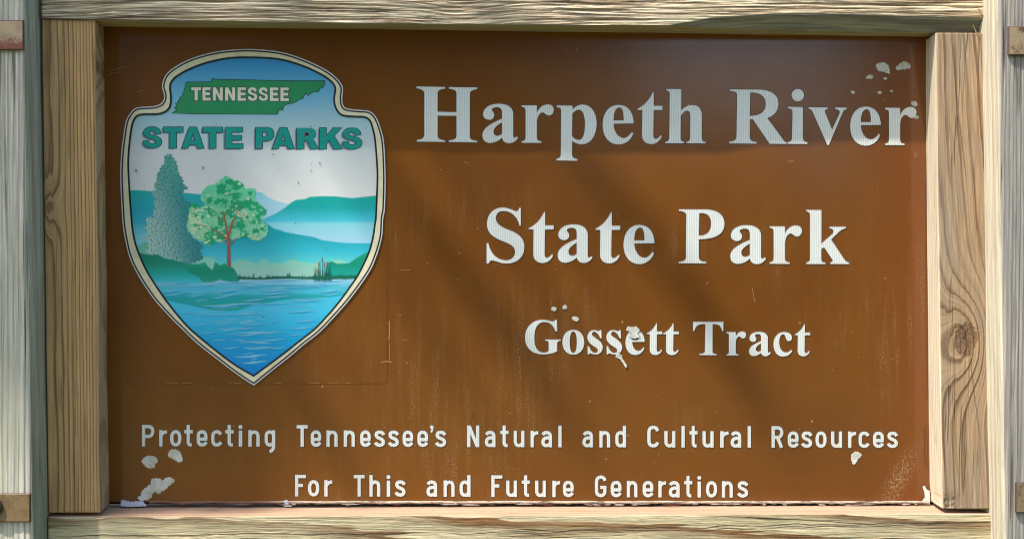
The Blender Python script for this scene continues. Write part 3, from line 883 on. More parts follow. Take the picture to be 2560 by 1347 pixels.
def art(name, shapes, mat, d, parent=emblem, stuff=False, inc=1e-6):
    P = Plate()
    for i, s in enumerate(shapes):
        P.add([s], d + i * inc)
    o = P.build(name, [mat], parent)
    if stuff: o['kind'] = 'stuff'
    return o

# film sheet, thick enough to show its edge
Plate().add([outer_s], 0.00045, 0.00005, 1.0).build('film_sheet', [m_white, m_edge], emblem)
L0 = 0.0006; dL = 0.00005
yA = lambda v: 100 + v / ZA[2]
yB = lambda v: 540 + v / ZB[2]
sk = orient([inner_s])[0]
art('sky_print', [offset(sk, 3)], grad('sky_ink', [(yA(130), (40, 130, 196)), (yA(260), (72, 150, 205)), (yA(450), (112, 170, 210)), (yA(620), (156, 186, 208)), (yA(820), (208, 214, 212)), (yA(1150), (220, 221, 216))]), L0)
art('far_hill_print', [za([(1000,1112),(1060,1113),(1100,1118),(1140,1150),(1200,1178),(1260,1192),(1300,1205),(1420,1300),(1300,1420),(1050,1450),(980,1300)])],
    grad('far_hill_ink', [(yA(1110), (110, 190, 215)), (yA(1200), (150, 200, 220)), (yA(1330), (150, 200, 220))]), L0 + dL)
art('hill_print', [za([(120,1098),(240,1103),(320,1108),(430,1112),(520,1118),(650,1130),(800,1140),(950,1180)]) + zb([(1000, 60), (1000, 300), (900, 420), (300, 420), (190, 330), (130, 150)])],
    grad('hill_ink_left', [(yA(1098), (26, 158, 150)), (yA(1250), (30, 150, 165)), (yA(1340), (50, 160, 180)), (yB(150), (110, 190, 215)), (yB(330), (130, 200, 215))]), L0 + 2 * dL)
art('hill_print', [za([(1945,1138),(1850,1148),(1760,1158),(1640,1145),(1560,1143),(1450,1148),(1410,1165),(1350,1170),(1310,1190),(1270,1225),(1200,1270),(1110,1310),(1100,1345)]) + zb([(1150, 260), (1915, 260)])],
    grad('hill_ink_right', [(yA(1140), (12, 148, 136)), (yA(1230), (18, 148, 148)), (yA(1320), (60, 172, 190)), (yB(60), (120, 192, 216)), (yB(200), (150, 205, 226))]), L0 + 2.5 * dL)
art('hill_print', [zb([(1040,10),(1100,35),(1140,58),(1180,90),(1280,120),(1380,138),(1480,155),(1540,178),(1680,195),(1780,199),(1930,198),(1890,300),(1790,470),(600,470),(560,200),(700,180),(900,120)])],
    grad('hill_ink_middle', [(yB(40), (14, 140, 146)), (yB(150), (20, 146, 158)), (yB(260), (48, 168, 184)), (yB(340), (84, 186, 192)), (yB(420), (110, 192, 190))]), L0 + 3 * dL)
MIST = [smooth(zb([(560,330),(640,300),(700,300),(750,310),(760,380),(560,400)]), 3),
    zb([(860,420),(880,340),(930,322),(985,320),(1030,342),(1080,345),(1090,325),(1110,308),(1150,338),(1250,348),(1290,325),(1340,318),(1380,338),(1460,345),(1520,350),(1520,460),(900,480)]),
    smooth(zb([(150,210),(200,215),(260,190),(300,280),(200,300)]), 3), smooth(zb([(1570,345),(1620,322),(1690,325),(1720,350),(1650,380)]), 3), smooth(zb([(590,240),(640,300),(665,330),(560,340)]), 3)]
m_mist = grad('mist_ink', [(yB(200), (90, 170, 140)), (yB(320), (120, 190, 165)), (yB(400), (140, 190, 172)), (yB(470), (150, 192, 184))])
for i, sh_ in enumerate(MIST):
    art('mist_bush_print', [sh_], m_mist, L0 + (4 + 0.05 * i) * dL)
art('bank_print', [zb([(1560,470),(1570,345),(1605,330),(1650,350),(1735,345),(1800,300),(1850,272),(1895,255),(1870,340),(1790,470)])],
    grad('bank_ink_right', [(yB(260), (22, 140, 110)), (yB(350), (12, 130, 105)), (yB(450), (20, 150, 140))]), L0 + 4.6 * dL)
# water
art('water_print', [zb([(280,478),(360,486),(440,484),(520,490),(600,494),(680,488),(740,480),(800,470),(860,480),(940,476),(960,462),(1100,462),(1300,458),(1500,466),(1700,455),(1830,452),(1500,850),(1036,1190),(560,830)])],
    grad('water_ink', [(yB(455), (150, 200, 226)), (yB(520), (70, 170, 200)), (yB(600), (62, 176, 222)), (yB(700), (60, 176, 226)), (yB(900), (20, 150, 212)), (yB(1150), (4, 118, 190))]), L0 + 5 * dL)
art('reflection_print', [smooth(zb([(360,560),(500,555),(640,570),(760,545),(900,560),(1080,575),(1250,560),(1500,570),(1690,555),(1720,575),(1560,595),(1300,608),(1160,630),(1020,655),(940,685),(840,694),(700,682),(560,650),(420,620),(385,590)]), 4)],
    grad('reflection_ink', [(yB(540), (60, 168, 190)), (yB(600), (18, 150, 150)), (yB(690), (30, 150, 140))]), L0 + 5.6 * dL)
waves, waves2, dwaves = [], [], []
def wave(cx, cy, w, h, flip=1):
    pts = []
    n = 12
    for i in range(n + 1):
        t = i / n
        pts.append((cx - w/2 + w*t, cy + h * 0.8 * math.sin(t * 5.2) * flip - h * math.sin(math.pi * t) * 0.9))
    for i in range(n, -1, -1):
        t = i / n
        pts.append((cx - w/2 + w*t, cy + h * 0.8 * math.sin(t * 5.2) * flip + h * 0.25 * math.sin(math.pi * t) + 0.3))
    return zb(pts)
for (cx, cy, w, h) in [(430,548,130,8),(830,548,200,10),(610,582,130,8),(860,577,180,9),(1190,545,220,8),(1180,568,160,7),(1040,614,170,10),(790,596,150,8),(830,652,380,14),(1200,592,200,9),(1600,548,160,9),
    (1600,575,120,6),(450,575,140,7),(650,505,300,5),(1400,500,360,6),(1180,640,240,6),(1420,620,260,6),(1000,704,170,8),(860,720,560,6),(1380,698,220,7),(1000,770,150,8),(1030,793,180,8),(640,795,110,6),(990,823,130,7),(1420,768,160,7),
    (1390,820,170,7),(700,855,130,6),(1070,853,240,8),(990,872,150,7),(780,908,130,7),(1180,906,200,8),(1350,868,110,5),(960,912,60,4),(870,965,140,8),(1080,967,240,9),(1220,965,130,7),(1010,1025,270,12),(1040,1070,220,12),(560,705,120,5),(820,800,90,4),(1180,770,80,4)]:
    waves.append(wave(cx, cy, w, h * 0.72))
    if cy > 480 and random.random() < 0.9:
        dwaves.append(wave(cx + 6, cy + 9, w * 1.05, h * 0.8))
for (cx, cy, w, h) in [(500,497,260,5),(900,492,300,6),(1250,475,420,6),(1600,482,260,5),(1120,512,420,5),(1560,510,240,5),(1400,530,300,6),(980,530,300,6)]:
    waves2.append(wave(cx, cy, w, h))
wr_ = random.Random(9)
for k in range(60):
    cy = wr_.uniform(500, 1100)
    half = max(60, 760 * (1 - max(0, cy - 480) / 690) - 90)
    w = min(half, wr_.uniform(60, 260))
    waves.append(wave(1036 + wr_.uniform(-half + w / 2, half - w / 2), cy, w, wr_.uniform(2.2, 4.2)))
art('wave_print', dwaves, ink('deep_water_ink', 20, 140, 196), L0 + 6.2 * dL)
art('wave_print', waves2, ink('blue_wave_ink', 44, 146, 200), L0 + 6.9 * dL)
art('wave_print', waves, ink('pale_wave_ink', 126, 196, 228), L0 + 7.6 * dL)
# left bank and bushes
art('bank_print', [zb([(170,250),(220,275),(290,285),(330,280),(380,308),(440,318),(500,332),(545,348),(600,352),(660,350),(770,470),(680,488),(600,494),(520,490),(440,484),(360,486),(270,482),(180,330)])],
    grad('bank_ink_left', [(yB(270), (14, 116, 92)), (yB(350), (10, 126, 100)), (yB(430), (24, 156, 146)), (yB(490), (60, 176, 190))]), L0 + 8.4 * dL)
art('bush_print', [zb([(540,352),(580,356),(640,352),(680,338),(700,365),(740,400),(760,430),(780,470),(720,484),(660,482),(640,450),(590,425),(545,400)]),
    zb([(730,410),(740,380),(755,332),(790,362),(825,345),(850,365),(890,380),(915,420),(935,468),(920,482),(860,480),(800,468),(760,450)])],
    grad('bush_ink', [(yB(330), (20, 146, 110)), (yB(400), (10, 128, 100)), (yB(480), (22, 140, 120))]), L0 + 9 * dL)
# grass strip and reeds
gr = []
rnd = random.Random(3)
for k in range(90):
    x = rnd.uniform(925, 1800)
    hgt = rnd.uniform(18, 44) * (0.6 + 0.5 * math.sin(x * 0.035) ** 2)
    b = 462 - rnd.uniform(0, 8); lean = rnd.uniform(-14, 14)
    gr.append(zb([(x - 5, b), (x + 5, b), (x + lean, b - hgt)]))
gr.append(zb([(920,462),(920,440),(1000,448),(1100,452),(1180,442),(1300,440),(1420,446),(1500,440),(1800,432),(1810,455),(1500,462),(1300,456),(1100,464)]))
art('grass_print', gr, ink('grass_ink', 12, 96, 72), L0 + 9.6 * dL, stuff=True)
rd, rr_ = [], []
for k in range(17):
    x = 1482 + k * 7.6 + rnd.uniform(-3, 3)
    t = 300 + abs(k - 8) * 8 + rnd.uniform(-20, 30)
    rd.append(zb([(x - 2.6, 475), (x + 2.6, 475), (x + 1.0 + rnd.uniform(-4, 4), t)]))
    if k in (2, 4, 7, 9, 12):
        rr_.append(zb([(x - 3.4, t + 40), (x + 3.4, t + 40), (x + 2.6, t + 6), (x - 2.0, t + 6)]))
art('reed_print', rd, ink('reed_ink', 12, 76, 62), L0 + 10.4 * dL, stuff=True)
art('cattail_print', rr_, ink('cattail_ink', 150, 84, 66), L0 + 10.9 * dL)
# conifer
lft = [(300,20),(275,60),(280,110),(245,150),(238,190),(208,220),(205,280),(180,330),(198,370),(150,400),(185,430),(180,500),(195,560),(165,590),(180,640),(100,660),(120,700),(80,760),(130,790),(62,850),(120,880),(115,940),(98,990),(180,1010)]
rgt = [(340,18),(360,50),(385,85),(400,120),(415,160),(410,195),(440,235),(462,270),(470,320),(520,360),(470,370),(462,420),(480,480),(530,490),(545,540),(560,600),(520,650),(520,700),(540,780),(560,850),(620,880),(660,935),(640,990),(668,1050),(600,1090),(500,1110),(420,1070),(300,1050),(180,1010)]
def jag(pts, amp, step, rnd):
    o = []
    for i in range(len(pts) - 1):
        a, b = Vector(pts[i]), Vector(pts[i + 1])
        n = max(1, int((b - a).length / step))
        nn = Vector(((b - a).y, -(b - a).x)).normalized()
        for k in range(n):
            p = a.lerp(b, k / n)
            o.append(tuple(p + nn * (amp * (1 if k % 2 else -0.6) * rnd.uniform(0.3, 1))))
    return o
con = jag(lft[::-1], 17, 15, rnd) + jag(rgt, 17, 15, rnd)
g = G('conifer_ink')
x, y, z = g.xyz()
f = g.step(g.add(x, g.mul(z, 0.25)), at(365, 620, 0).x + 0.25 * at(365, 620, 0).z, at(500, 620, 0).x + 0.25 * at(500, 620, 0).z)
c1 = g.mix(f, C(168, 206, 194), C(48, 142, 142))
m_con = g.done(g.mix(g.step(z, at(640, 520, 0).z, at(640, 400, 0).z), c1, C(86, 164, 150)), 0.4)
art('conifer_print', [zt(con)], m_con, L0 + 4.8 * dL)
def inside(p, poly):
    r = False; n = len(poly)
    for i in range(n):
        (x0, y0), (x1, y1) = poly[i], poly[(i + 1) % n]
        if (y0 > p[1]) != (y1 > p[1]) and p[0] < (x1 - x0) * (p[1] - y0) / (y1 - y0) + x0: r = not r
    return r
poly = lft[::-1] + rgt
st_d = []
yy = 25
row = 0
while yy < 1110:
    xx = 60 + (row % 2) * 11
    while xx < 680:
        p = (xx + rnd.uniform(-10, 10), yy + rnd.uniform(-9, 9))
        if inside(p, poly):
            s = []
            a0 = rnd.uniform(0, 2)
            for k in range(6):
                a = a0 + k * math.pi / 3
                r = rnd.uniform(7.5, 15.5) if k % 2 == 0 else 3.0
                s.append((p[0] + r * math.cos(a), p[1] + r * math.sin(a)))
            st_d.append(zt(s))
        xx += 29
    yy += 24
    row += 1
art('needle_print', st_d, ink('needle_ink', 8, 74, 70), L0 + 5.0 * dL, stuff=True, inc=1.5e-7)
# broadleaf tree
def blob(cx, cy, r, rnd, n=11, sq=0.75):
    a0 = rnd.uniform(0, 6.28)
    return [(cx + r * rnd.uniform(0.55, 1.2) * math.cos(a0 + 6.283 * k / n), cy + sq * r * rnd.uniform(0.55, 1.2) * math.sin(a0 + 6.283 * k / n)) for k in range(n)]
crown = [(880,235),(930,250),(940,280),(1000,280),(1060,310),(1080,370),(1120,360),(1180,360),(1185,410),(1170,470),(1220,500),(1260,540),(1275,590),(1250,640),(1250,690),(1300,720),(1310,770),(1290,830),(1220,880),(1150,870),(1100,830),(1040,840),(980,870),(900,860),(840,895),(760,880),(740,920),(690,920),(650,880),(590,860),(560,820),(520,790),(500,730),(520,650),(525,560),(580,530),(640,550),(690,520),(640,460),(650,400),(700,340),(780,320),(820,280),(860,260)]
art('crown_print', [zt(jag(crown + crown[:1], 7, 14, rnd))], grad('crown_ink', [(yA(980), (80, 196, 140)), (yB(150), (128, 210, 150))]), L0 + 9.4 * dL)
dk, md, pl = [], [], []
def inset(p, k=0.97):
    return inside((880 + (p[0] - 880) / k, 580 + (p[1] - 580) / k), crown)
while len(dk) < 70:
    p = (rnd.uniform(500, 1310), rnd.uniform(240, 910))
    if inset(p, 0.93) and rnd.random() < 0.25 + 0.75 * (p[0] - 560) / 700: dk.append(zt(blob(*p, rnd.uniform(26, 62), rnd, 15)))
while len(md) < 90:
    p = (rnd.uniform(500, 1310), rnd.uniform(240, 910))
    if inset(p, 0.95): md.append(zt(blob(*p, rnd.uniform(12, 30), rnd)))
while len(pl) < 120:
    p = (rnd.uniform(500, 1310), rnd.uniform(240, 910))
    wgt = 0.02 + 0.9 * max(0, (740 - p[0]) / 240) + 0.25 * max(0, (p[1] - 700) / 200) + (0.5 if 980 < p[0] < 1110 and 580 < p[1] < 680 else 0)
    if inset(p, 0.97) and rnd.random() < wgt: pl.append(zt(blob(*p, rnd.uniform(10, 24), rnd)))
art('leaf_print', dk, ink('leaf_ink_dark', 20, 152, 100), L0 + 10 * dL, stuff=True)
art('leaf_print', md, ink('leaf_ink_mid', 96, 204, 146), L0 + 13.2 * dL, stuff=True)
art('leaf_print', pl, ink('leaf_ink_pale', 178, 224, 164), L0 + 15.6 * dL, stuff=True)
def limb(pts, w0, w1):
    _, L, Rr = outline(pts, 1.0)
    n = len(pts); o = []
    wd = [lerp(w0, w1, i / (n - 1)) for i in range(n)]
    a = [(p[0] + (l[0] - p[0]) * w, p[1] + (l[1] - p[1]) * w) for p, l, w in zip(pts, L, wd)]
    b = [(p[0] + (l[0] - p[0]) * w, p[1] + (l[1] - p[1]) * w) for p, l, w in zip(pts, Rr, wd)]
    return zt(a + b[::-1])
art('trunk_print', [limb([(920,1135),(918,1000),(916,900),(922,800),(945,730),(962,670)], 18, 9), limb([(916,860),(900,780),(885,690),(870,620),(845,590)], 12, 3), limb([(905,860),(840,810),(780,775),(730,745)], 7, 3),
     limb([(930,920),(965,880),(1000,850)], 6, 3), limb([(905,910),(885,880),(875,850)], 5, 3), limb([(885,700),(830,650),(780,590),(755,570)], 5, 2.5), limb([(880,640),(900,580),(912,545)], 5, 2),
     limb([(962,690),(1000,600),(1050,535)], 6, 2), limb([(965,600),(968,520),(965,470)], 4, 2), limb([(700,740),(660,725),(610,715)], 4, 2), limb([(960,720),(1000,695)], 4, 2)],
    grad('trunk_ink', [(yB(0), (150, 96, 66)), (yB(200), (150, 84, 66)), (yB(370), (140, 82, 70))]), L0 + 18.2 * dL)
# state outline with its name
sta = za([(544,312),(735,310),(732,292),(740,284),(752,292),(1000,296),(1200,301),(1400,303),(1553,301),(1555,325),(1545,345),(1520,355),(1508,378),(1480,375),(1455,388),(1437,405),(1420,388),(1405,408),(1395,428),(1370,435),(1345,452),(1320,462),(1285,468),(1258,480),(1248,512),(1220,512),(1210,543),(1000,542),(800,541),(600,539),(440,536),(462,524),(480,518),(460,498),(478,485),(468,468),(492,462),(486,448),(500,440),(497,425),(515,415),(520,395),(530,385),(528,370),(540,345)])
P = Plate().add([offset(orient([sta])[0], 1.7)], L0 + dL, mi=1).add([sta], L0 + 1.6 * dL)
P.build('state_outline', [ink('state_green_ink', 36, 134, 82), m_black], emblem)
BK = {
 'T': 'M0 0 L1 0 L1 .24 L.66 .24 L.66 1 L.34 1 L.34 .24 L0 .24 Z',
 'E': 'M0 0 L.98 0 L.98 .21 L.36 .21 L.36 .39 L.92 .39 L.92 .60 L.36 .60 L.36 .79 L1 .79 L1 1 L0 1 Z',
 'N': 'M0 0 L.30 0 L.70 .58 L.70 0 L1 0 L1 1 L.70 1 L.30 .42 L.30 1 L0 1 Z',
 'A': 'M.34 0 L.66 0 L1 1 L.73 1 L.68 .84 L.31 .84 L.26 1 L0 1 Z M.495 .28 L.385 .63 L.61 .63 Z',
 'P': 'M0 0 L.60 0 C.88 0 1 .12 1 .31 C1 .50 .86 .63 .58 .63 L.36 .63 L.36 1 L0 1 Z M.36 .20 L.36 .43 L.48 .43 C.60 .43 .66 .39 .66 .31 C.66 .24 .60 .20 .49 .20 Z',
 'R': 'M0 0 L.58 0 C.82 0 .92 .12 .92 .29 C.92 .44 .84 .52 .72 .56 C.80 .60 .84 .66 .88 .76 L1 1 L.68 1 L.56 .74 C.52 .64 .46 .61 .38 .61 L.33 .61 L.33 1 L0 1 Z M.33 .20 L.33 .42 L.46 .42 C.56 .42 .60 .38 .60 .31 C.60 .23 .56 .20 .47 .20 Z',
 'K': 'M0 0 L.29 0 L.29 .38 L.60 0 L.97 0 L.63 .37 L1 1 L.65 1 L.44 .58 L.29 .74 L.29 1 L0 1 Z',
 'S': 'M.95 .30 L.68 .33 C.66 .22 .58 .18 .48 .18 C.36 .18 .33 .24 .33 .28 C.33 .35 .42 .37 .55 .40 C.85 .46 1 .54 1 .71 C1 .88 .83 1 .52 1 C.18 1 .02 .88 0 .68 L.29 .65 C.31 .77 .40 .81 .52 .81 C.65 .81 .71 .76 .71 .70 C.71 .62 .62 .60 .45 .56 C.15 .50 .04 .42 .04 .28 C.04 .12 .2 0 .49 0 C.78 0 .92 .1 .95 .30 Z',
}
m_tn = ink('cream_letter_ink', 236, 228, 192); m_teal = ink('teal_letter_ink', 8, 142, 128, 0.06); m_sh = ink('grey_letter_shadow_ink', 118, 128, 138)
def caps(ch, x0, x1, y0, y1, fill, line, shadow=None):
    cs = parse(BK[ch])
    cs = [za([(lerp(x0, x1, p[0]), lerp(y0, y1, p[1])) for p in c]) for c in cs]
    cs = orient(cs)
    P = Plate()
    d = L0 + 2 * dL
    if shadow:
        P.add([[(p[0] + shadow[0], p[1] + shadow[1]) for p in c] for c in cs], d, mi=2)
    P.add([offset(c, line) for c in cs], d + dL, mi=1).add(cs, d + 2 * dL, mi=0)
    return P.build('letter', [fill, m_black, m_sh], emblem)
for ch, a, b in (('T',580,652),('E',662,722),('N',738,811),('N',828,902),('E',919,982),('S',993,1063),('S',1073,1142),('E',1155,1219),('E',1233,1295)):
    caps(ch, a, b, 347 + (a - 580) * 0.004, 444 + (a - 580) * 0.006, m_tn, 1.5)
for ch, a, b in (('S',228,362),('T',377,519),('A',514,673),('T',665,809),('E',830,958),('P',1052,1184),('A',1175,1334),('R',1353,1508),('K',1520,1684),('S',1686,1828)):
    caps(ch, a, b, 638 + (a - 228) * 0.006, 791 + (a - 228) * 0.005, m_teal, 1.6, (-5.0, 3.4))
# border over the picture's edge: cream band between two black lines
oc = orient([outer_s])[0]; ic = orient([inner_s])[0]
TOPD = L0 + 19.2 * dL
def ring(o_, i_, d, mat, name):
    return Plate().add([o_, i_], d, d - 0.0002).build(name, [mat, mat], emblem)
ring(offset(oc, -2.8), offset(oc, -7.0), TOPD, m_black, 'border_line')
ring(offset(ic, 5.0), ic, TOPD, m_black, 'border_line')
ring(offset(oc, -6.6), offset(ic, 4.6), TOPD + dL, m_cream, 'border_band')
ring(oc, offset(oc, -2.8), TOPD, m_white, 'border_edge')
# scuffs on the emblem
rnd = random.Random(11)
sc = []
for (cx, cy, r) in [(762,614,9),(1455,633,10),(880,852,5),(773,836,5),(1180,836,9),(1041,862,5),(943,820,4),(665,935,14),(1522,903,12),(1456,958,9),(1364,1043,9),(1460,912,6),(175,955,16),(1205,172,5),(1282,270,5),(1856,645,6),(1470,658,7),(1080,780,16),(195,822,4),(237,1068,5)]:
    sc.append(za(blob(cx, cy, r * 0.62, rnd, 8, 1.2)))
for (cx, cy, r) in [(1160,35,5),(1187,40,5),(1340,50,12),(1560,236,10),(910,300,8),(1060,700,7),(1105,736,12),(1620,638,9),(697,755,5),(1834,75,4)]:
    sc.append(zb(blob(cx, cy, r * 0.6, rnd, 8, 0.9)))
art('scuff_marks', sc, ink('scuff_ink', 112, 122, 124), TOPD - 0.5 * dL, stuff=True)

# ------------------------------------------------------------------ peeled film, seams, scuffs on the panel
g = G('peeled_film')
x, y, z = g.xyz()
n_ = g.noise(g.vec(g.mul(x, 150), y, g.add(g.mul(z, 420), g.mul(x, 120))), 1.0, 4.0, 0.7)
n2 = g.noise(g.vec(x, y, z), 70, 3.0, 0.6)
cc = g.mix(g.step(n2, 0.4, 0.65), C(222, 224, 214), C(198, 200, 178))
cc = g.mix(g.mul(g.sub(1.0, g.step(n_, 0.32, 0.42)), 0.6), cc, C(140, 116, 88))
m_peel = g.done(cc, 0.6, g.bump(n_, 1.0, 0.003))
m_peel_blue = G('bluish_film_flake').done(C(206, 212, 224), 0.5)
def ragged(cx, cy, rx, ry, seed, rot=0.0, n=46, rough=0.22):
    o = []
    for k in range(n):
        a = 2 * math.pi * k / n
        r = 1 + rough * nz(math.cos(a) * 2.2 + seed, math.sin(a) * 2.2, seed * 1.7) * 2 + rough * 0.5 * nz(math.cos(a) * 9 + seed, math.sin(a) * 9, 2.0)
        px, py = rx * r * math.cos(a), ry * r * math.sin(a)
        o.append((cx + px * math.cos(rot) - py * math.sin(rot), cy + px * math.sin(rot) + py * math.cos(rot)))
    return o
def jagged(pts, seed):
    r_ = random.Random(seed)
    return jag(pts + pts[:1], 1.9, 3.0, r_)
def b1(pts): return [(300 + x / (2560/700), 1020 + y / (2560/700)) for x, y in pts]
def z5(pts): return [(1800 + x / Z5[2], 120 + y / Z5[2]) for x, y in pts]
for i, pl_ in enumerate([z5([(1640,190),(1665,165),(1720,155),(1760,175),(1780,215),(1783,275),(1760,270),(1735,250),(1690,250),(1660,230)]),
        z5([(1850,210),(1880,180),(1920,150),(1960,148),(2005,185),(2005,210),(1960,222),(1920,225),(1870,235)]),
        z5([(1560,292),(1605,288),(1615,305),(1605,320),(1570,322),(1535,318)]), z5([(2010,575),(2050,560),(2085,595),(2070,615),(2030,612),(2015,598)]),
        b1([(195,490),(215,455),(260,435),(310,440),(345,470),(345,490),(318,500),(318,540),(270,545),(235,535),(225,515)]),
        b1([(445,410),(460,380),(500,375),(545,395),(570,450),(570,480),(540,495),(500,470),(470,455),(445,440)]),
        b1([(285,650),(330,640),(375,650),(385,668),(410,640),(450,628),(490,645),(500,665),(470,690),(440,715),(410,745),(380,760),(355,780),(325,765),(300,765),(290,800),(265,830),(225,838),(200,845),(165,830),(160,815),(200,790),(195,765),(215,740),(250,715),(285,690)]),
        [(2129,1148),(2128,1138),(2134,1131),(2142,1129),(2153,1134),(2152,1140),(2144,1148),(2140,1157),(2133,1161)]]):
    Plate().add([jagged(pl_, i)], 0.0005, 0.0001, 0.6).build('peeled_patch', [m_peel, m_peel], panel)
for i, (cx, cy, rx, ry, rot) in enumerate([(2290,293,6,4,0.2),(1385,772,6,5,0),(1412,768,5,5,0),(1438,797,9,5,0.4),(1582,826,16,8,0.2),(1547,890,8,6,0.8),(2213,197,3,3,0),(2199,232,5,3,0),(2132,231,4,3,0.5),(2229,228,3,2,0)]):
    Plate().add([ragged(cx, cy, rx, ry, i * 3.3 + 1, rot)], 0.00085 + (0.00012 * (i % 3)), 0.0001, 0.6).build('peeled_patch', [m_peel, m_peel], panel)
for i, pl_ in enumerate([b1([(5,860),(20,838),(60,845),(90,858),(130,852),(200,850),(235,875),(240,892),(100,898),(10,893)]), b1([(1500,845),(1515,838),(1535,842),(1540,870),(1570,895),(1505,898),(1508,870)])]):
    Plate().add([jagged(pl_, i + 20)], 0.004, 0.0006, 0.8).build('film_flake', [m_peel_blue, m_peel_blue], panel)
# honeycomb scrap at the lower corner and damage across the small e
Plate().add([[(2306,1215),(2312,1213),(2316,1222),(2324,1226),(2325,1262),(2304,1258),(2306,1250),(2312,1242),(2311,1230)]], 0.0013, 0.0003, 1.0).build('film_scrap', [m_film, m_edge], panel)
Plate().add([[(1540,878),(1546,880),(1556,895),(1568,914),(1565,920),(1553,902),(1544,890)]], 0.0016, 0.0004, 0.6).build('film_scrap', [m_peel, m_edge], panel)
Plate().add([[(1570,822),(1590,815),(1600,824),(1593,832),(1600,842),(1586,846),(1574,842),(1580,834)]], 0.0017, 0.0004, 0.6).build('film_scrap', [m_peel, m_edge], panel)
m_scuff = ink('pale_scuff', 164, 124, 80); m_seam = ink('seam_brown', 98, 62, 28)  # seams and small marks drawn in a darker brown
sp, se = [], []
rnd = random.Random(5)
for k in range(230):
    x = rnd.uniform(285, 2300)
    y_ = rnd.uniform(110, 1240)
    if 300 < x < 965 and 130 < y_ < 960: continue
    if rnd.random() > 0.25 + 0.75 * (y_ / 1250) * (0.4 + 0.6 * x / 2300): continue
    r = rnd.uniform(0.6, 1.9) if rnd.random() < 0.88 else rnd.uniform(2, 3.6)
    sp.append(blob(x, y_, r, rnd, 7, rnd.uniform(0.5, 1.6)))
def line(pts, w): 
    c, L, Rr = outline(pts, w / 2); return L + Rr[::-1]
for pts, w in (([(270,178),(296,172),(318,168)], 0.9), ([(264,190),(280,183),(304,180)], 0.8), ([(343,231),(352,228),(360,226)], 1.0), ([(1968,400),(1976,405),(1984,401)], 1.5), ([(2284,385),(2290,380),(2292,390),(2286,394),(2288,382)], 1.0),
    ([(1881,720),(1884,738),(1887,756)], 1.3), ([(1021,1042),(1020,1046)], 1.4), ([(1000,675),(1026,675)], 1.0), ([(1005,850),(1022,851)], 1.0),
    ([(973,802),(974,830),(972,850)], 2.2), ([(973,855),(974,880),(973,900)], 1.1), ([(953,906),(965,903),(980,905)], 2.6), ([(1160,405),(1172,408)], 1.0)):
    sp.append(line(pts, w))
xx = 306
while xx < 966:
    ln = rnd.uniform(8, 34)
    if rnd.random() < 0.55: sp.append(line([(xx, 956.5), (xx + ln / 2, 957.2), (xx + ln, 956.8)], rnd.uniform(0.6, 1.2)))
    xx += ln + rnd.uniform(3, 22)
P = Plate()
for i, s in enumerate(sp): P.add([s], 0.00035 + i * 1e-6)
o = P.build('scuff_marks', [m_scuff], panel); o['kind'] = 'stuff'
for pts, w in (([(300,958.5),(640,958.5),(968,958)], 1.2), ([(966,140),(969,540),(968,958)], 1.0), ([(1184,1030),(1178,1048),(1176,1062)], 1.2), ([(1184,1030),(1188,1048),(1189,1060)], 1.2), ([(1680,362),(1690,372),(1698,384)], 1.6), ([(2017,325),(2019,345)], 1.4)):
    se.append(line(pts, w))
for (cx, cy, r) in ((640,978,4),(1185,1034,4),(2050,1000,2),(560,1094,2),(1000,290,2)):
    se.append(blob(cx, cy, r, rnd, 8, 1.0))
for i, s in enumerate(se):
    Plate().add([s], 0.0003 + i * 1e-6).build('film_seam', [m_seam], panel)

# curled, torn film lip along the bottom edge
g = G('torn_film_lip')
x, y, z = g.xyz()
n_ = g.noise(g.vec(g.mul(x, 40), y, g.mul(z, 500)), 1.0, 4.0, 0.7)
n3 = g.noise(g.vec(g.mul(x, 9), 3.0, 0.0), 1.0, 3.0, 0.6)
cc = g.mix(g.step(n_, 0.36, 0.56), C(92, 62, 46), C(186, 172, 152))
cc = g.mix(g.mul(g.sub(1.0, g.step(x, -0.36, -0.30)), 0.85), cc, C(112, 74, 48))
m_lip = g.done(cc, 0.7, g.bump(n_, 0.9, 0.0015))
V, Fc = [], []
NL = 420
for i in range(NL + 1):
    px = lerp(372, 2322, i / NL)
    t = nz(px * 0.016, 2.0, 7.0); t2 = nz(px * 0.07, 4.0, 1.0); t3 = nz(px * 0.25, 9.0, 2.0)
    top = 1251.5 + 1.6 * t + 0.8 * t3
    bot = 1258.0 + 2.2 * t2 + 1.5 * t + 1.2 * t3
    prof = [(top, 0.0003), (top + 0.9, 0.0022 + 0.001 * t2), (lerp(top, bot, 0.5), 0.0042 + 0.0018 * t2), (bot, 0.0030 + 0.0022 * t), (bot + 0.8, 0.0005)]
    for (py, d) in prof:
        q = at(px, py, d); V.append((q.x, -d, q.z))
for i in range(NL):
    for k in range(4):
        a = i * 5 + k
        Fc.append((a, a + 1, a + 6, a + 5))
mesh('film_lip', V, Fc, [m_lip], panel, smooth=True)
# flakes of torn film curling below the lip
rnd = random.Random(21)
P = Plate()
for k in range(46):
    px = rnd.uniform(400, 2310); w = rnd.uniform(4, 26); y0 = 1257 + rnd.uniform(0, 3)
    P.add([[(px - w, y0 + rnd.uniform(-1, 2)), (px - w * 0.3, y0 - rnd.uniform(0, 1.5)), (px + w * 0.6, y0 + rnd.uniform(-1, 1)), (px + w, y0 + 2), (px + w * 0.4, y0 + rnd.uniform(2, 5)), (px - w * 0.5, y0 + rnd.uniform(2, 5))]],
          0.004 + rnd.uniform(0, 0.006), mi=rnd.choice((0, 0, 1)))
o = P.build('torn_flakes', [m_lip, ink('dark_torn_film', 78, 44, 30)], panel); o['kind'] = 'stuff'
